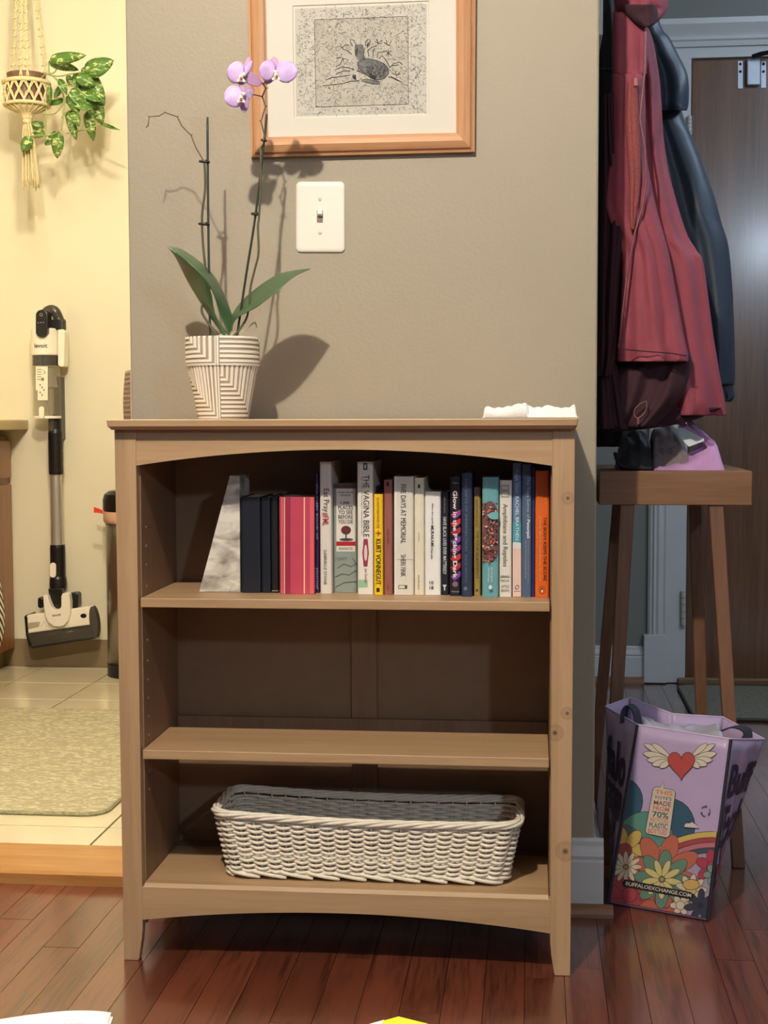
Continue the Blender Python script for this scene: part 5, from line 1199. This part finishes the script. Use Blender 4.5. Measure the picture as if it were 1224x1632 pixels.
# heart with wings
def wing(sg):
    for k, (tx, ty, w_) in enumerate(((-232, -100, 20), (-180, -105, 19), (-240, -40, 24), (-215, 5, 22), (-180, 38, 22), (-130, 55, 20))):
        bx, by = 633+sg*50, 490
        ex, ey = 625+(-tx if sg > 0 else tx), 490+ty
        dx, dy = ex-bx, ey-by; Lg = math.hypot(dx, dy); nx, ny = -dy/Lg, dx/Lg
        pl = [(bx, by)]+[(bx+dx*s+nx*w_*math.sin(PI*s**1.6)**.7, by+dy*s+ny*w_*math.sin(PI*s**1.6)**.7) for s in (.3, .5, .7, .85, .95)]+[(ex, ey)]+[(bx+dx*s-nx*w_*math.sin(PI*s**1.6)**.7, by+dy*s-ny*w_*math.sin(PI*s**1.6)**.7) for s in (.95, .85, .7, .5, .3)]
        sh(pl, (232, 216, 190), 'printed_feather', True, .8)
wing(-1); wing(1)
hr = []
for k in range(40):
    t = 2*PI*k/40; x_ = 16*math.sin(t)**3; y_ = 13*math.cos(t)-5*math.cos(2*t)-2*math.cos(3*t)-math.cos(4*t); hr.append((636+x_*5.5+ (y_ < 0)*0, 520-y_*6.4))
sh(hr, (210, 70, 66), 'printed_heart')
sh([(655, 918), (665, 905), (690, 905), (705, 895), (722, 908), (735, 915), (752, 940), (655, 932)], (228, 212, 196), 'printed_cloud')
for k in range(3):
    a = k*2*PI/3-.5; mb = MB(); lay[0] += 1
    c_ = (793, 828); q = lambda r, t: T(c_[0]+r*math.cos(t), c_[1]+r*1.15*math.sin(t))
    stroke(mb, [q(28, a), q(30, a+.5), q(28, a+1.0)], 1.5, fr(lay[0])); fill(mb, [q(19, a+1.0), q(37, a+1.0), q(29, a+1.5)], fr(lay[0])); obj('recycling_arrow', mb, cm((80, 66, 104)), tg, fixn=False)
# side lettering
nR = (RB0-B0).cross(B1-B0).normalized(); nR = nR if nR.x > 0 else -nR
fnR = lambda u, v: PL(u, v, B0+nR*.0045, nR)
nL = (A0-LB0).cross(A1-A0).normalized(); nL = nL if nL.x < 0 else -nL
def side_text(s, quad, a, b, c, d, off, col=(52, 40, 66), bold=.03):
    # quad in face space (s,t) 0..1
    nn = (b-a).cross(d-a).normalized(); nn = nn*off
    mb = MB(); text(mb, s, quad, lambda p, q: a.lerp(b, p).lerp(d.lerp(c, p), q)+nn, bold); obj('lettering', mb, cm(col), tg, fixn=False)
side_text('Buff', [(.10, .66), (.95, .66), (.95, .86), (.10, .86)], B0, RB0, RB, B1, .0035); side_text('Exch', [(.10, .38), (.98, .38), (.98, .62), (.10, .62)], B0, RB0, RB, B1, .0035)
side_text('falo', [(.08, .62), (.9, .62), (.9, .86), (.08, .86)], LB0, A0, A1, LB, .0035); side_text('ange', [(.08, .36), (.9, .36), (.9, .60), (.08, .60)], LB0, A0, A1, LB, .0035)
def side_flower(a, b, c, d, cs_, ct_, r, col):
    nn = (b-a).cross(d-a).normalized()*.0035
    f = lambda p, q: a.lerp(b, p).lerp(d.lerp(c, p), q)+nn
    mb = MB()
    for k in range(7):
        an = 2*PI*k/7; fill(mb, ell(cs_+r*.6*math.cos(an), ct_+r*.4*math.sin(an), r*.4, r*.14, math.atan2(math.sin(an)*.6, math.cos(an)), 10), f)
    obj('printed_petal', mb, cm(col), tg, fixn=False)
side_flower(LB0, A0, A1, LB, .5, .14, .42, (150, 132, 120)); side_flower(LB0, A0, A1, LB, .45, .27, .3, (110, 50, 66)); side_flower(B0, RB0, RB, B1, .3, .2, .3, (150, 56, 78))
# contents
mb = MB(); 
def cont(a, b):
    p = A1.lerp(B1, .06+.88*a).lerp(LK.lerp(RK, .1+.8*a), .08+.8*b); p.z = min(A1.z, B1.z)-.012+.016*math.sin(5*a+2)*math.sin(PI*b)+.004*math.sin(23*a+17*b)-.03*max(0, b-.6); return p
cb = obj('plastic_wrap', mb.grid(cont, 26, 16), M('translucent_grey_plastic', (168, 166, 176), .35, var=.1, vs=20), smooth=True, solid=.002)
tag(cb, 'crumpled grey plastic wrap filling the lilac shopping tote', 'plastic bag')

# ================================================================== DOORMAT
dm = thing('doormat', 'grey-green door mat in front of the brown door', 'mat', (1.2, 2.3, 0))
yn, yf_ = Q(1150, 1149, 0).y, YH-.08; xm0 = Q(1087, 1110, 0).x
pts = []; rc = .04
for (cx_, cy_, a0) in ((2.0, yn+rc, -PI/2), (2.0, yf_-rc, 0), (xm0+rc, yf_-rc, PI/2), (xm0+rc, yn+rc, PI)):
    for k in range(6): t = a0+PI/2*k/5; pts.append((cx_+rc*math.cos(t), cy_+rc*math.sin(t), 0.0003))
obj('pile', MB().prism(pts, (0, 0, .008)), M('grey_green_mat', (132, 128, 114), .95, var=.35, vs=160, bump=1, bs=300), dm)
obj('edge_binding', MB().tube([Vector(p)+Vector((0, 0, .0055)) for p in pts], .0052, 6, closed=True), M('mat_binding', (78, 76, 68), .9), dm)

# ================================================================== COFFEE TABLE + PAPERS (front edge of frame)
ZC = .43
tabf = -1.335
ctb = thing('coffee_table', 'dark coffee table just below the picture holding the papers', 'table', (.1, -1.65, 0))
m_ctw = wood('dark_table_wood', (96, 64, 44), (70, 44, 30), 'x', 1, .4)
obj('tabletop', MB().box(-.55, .75, -1.95, tabf, ZC-.025, ZC), m_ctw, ctb, bevel=.003)
for x_ in (-.51, .67):
    for y_ in (-1.91, tabf-.08): obj('leg', MB().box(x_, x_+.045, y_, y_+.045, 0, ZC-.0255), m_ctw, ctb, bevel=.002)
# open booklet: two leaves arching up
yE = -1.30
bkl = thing('open_booklet', 'open white booklet with grey text at the bottom left corner', 'booklet', (-.2, -1.42, ZC))
def zat(u, v, y): return P(u, v, y).z
edge = [(-60, 1634), (0, 1624.5), (60, 1616), (105, 1611.5), (140, 1611), (160, 1612), (177.5, 1614)]
def bl(a, b, lift=0):
    u = -60+237.5*a
    e = catmull([(p[0], p[1], 0) for p in edge], 4); v = None
    for p, q in zip(e, e[1:]):
        if p.x <= u <= q.x+1e-6: v = p.y+(q.y-p.y)*(u-p.x)/(q.x-p.x+1e-9)
    v = v if v is not None else edge[-1][1]
    yy = tabf-.008-.24*b; p0 = P(u, v, tabf-.008); z = ZC+.002+(p0.z-ZC-.002)*max(0, 1-b*.75)**1.2
    x = p0.x+.02*b
    return Vector((x, yy, max(ZC+.002, z)+lift))
obj('page', MB().grid(lambda a, b: bl(a, b), 24, 12), M('bright_white_paper', (218, 214, 218), .6, var=.01), bkl, smooth=True, solid=.0004)
obj('page', MB().grid(lambda a, b: bl(min(1, a*1.0), b, -.0016)+Vector((.0025, -.004, 0)), 24, 12), bpy.data.materials['bright_white_paper'], bkl, smooth=True, solid=.0004)
mb = MB(); rp = random.Random(3)
for r_ in range(9):
    a = .45+rp.random()*.08; b = .07+r_*.085
    while a < .93:
        w_ = .02+rp.random()*.05; mb.add([bl(a, b, .0006), bl(a+w_, b, .0006), bl(a+w_, b+.018, .0006), bl(a, b+.018, .0006)], [(0, 1, 2, 3)]); a += w_+.015
obj('printed_lines', mb, cm((168, 160, 170)), bkl, fixn=False)
yl = MB(); 
apx = P(635, 1620, tabf-.01)
hL = P(585, 1634, tabf-.055); hR = P(690, 1636, tabf-.05)
hL.z = hR.z = max(ZC+.012, hL.z)
bk1 = Vector((apx.x+.02, tabf-.26, ZC+.012))
th_ = apx.z-ZC
ylo = thing('yellow_book', 'bright yellow booklet corner at the bottom centre edge', 'book', (apx.x, tabf-.1, ZC))
m_yel = M('bright_yellow_cover', (250, 226, 40), .4, var=.01)
def base_(p): return Vector((p.x, p.y, ZC+.0008))
far = [apx, hR, bk1, hL]
obj('cover', MB().hexa([base_(p)+Vector((0, 0, max(0, p.z-ZC-.009))) for p in (apx, hR, bk1, hL)], [p for p in far]), m_yel, ylo)
mb = MB(); e1 = Vector((0, -.0, .0006)); mb.add([hL+e1, hL.lerp(apx, .55)+e1, hL.lerp(bk1, .1)+e1], [(0, 1, 2)]); obj('white_flap', mb, bpy.data.materials['bright_white_paper'], ylo, fixn=False)
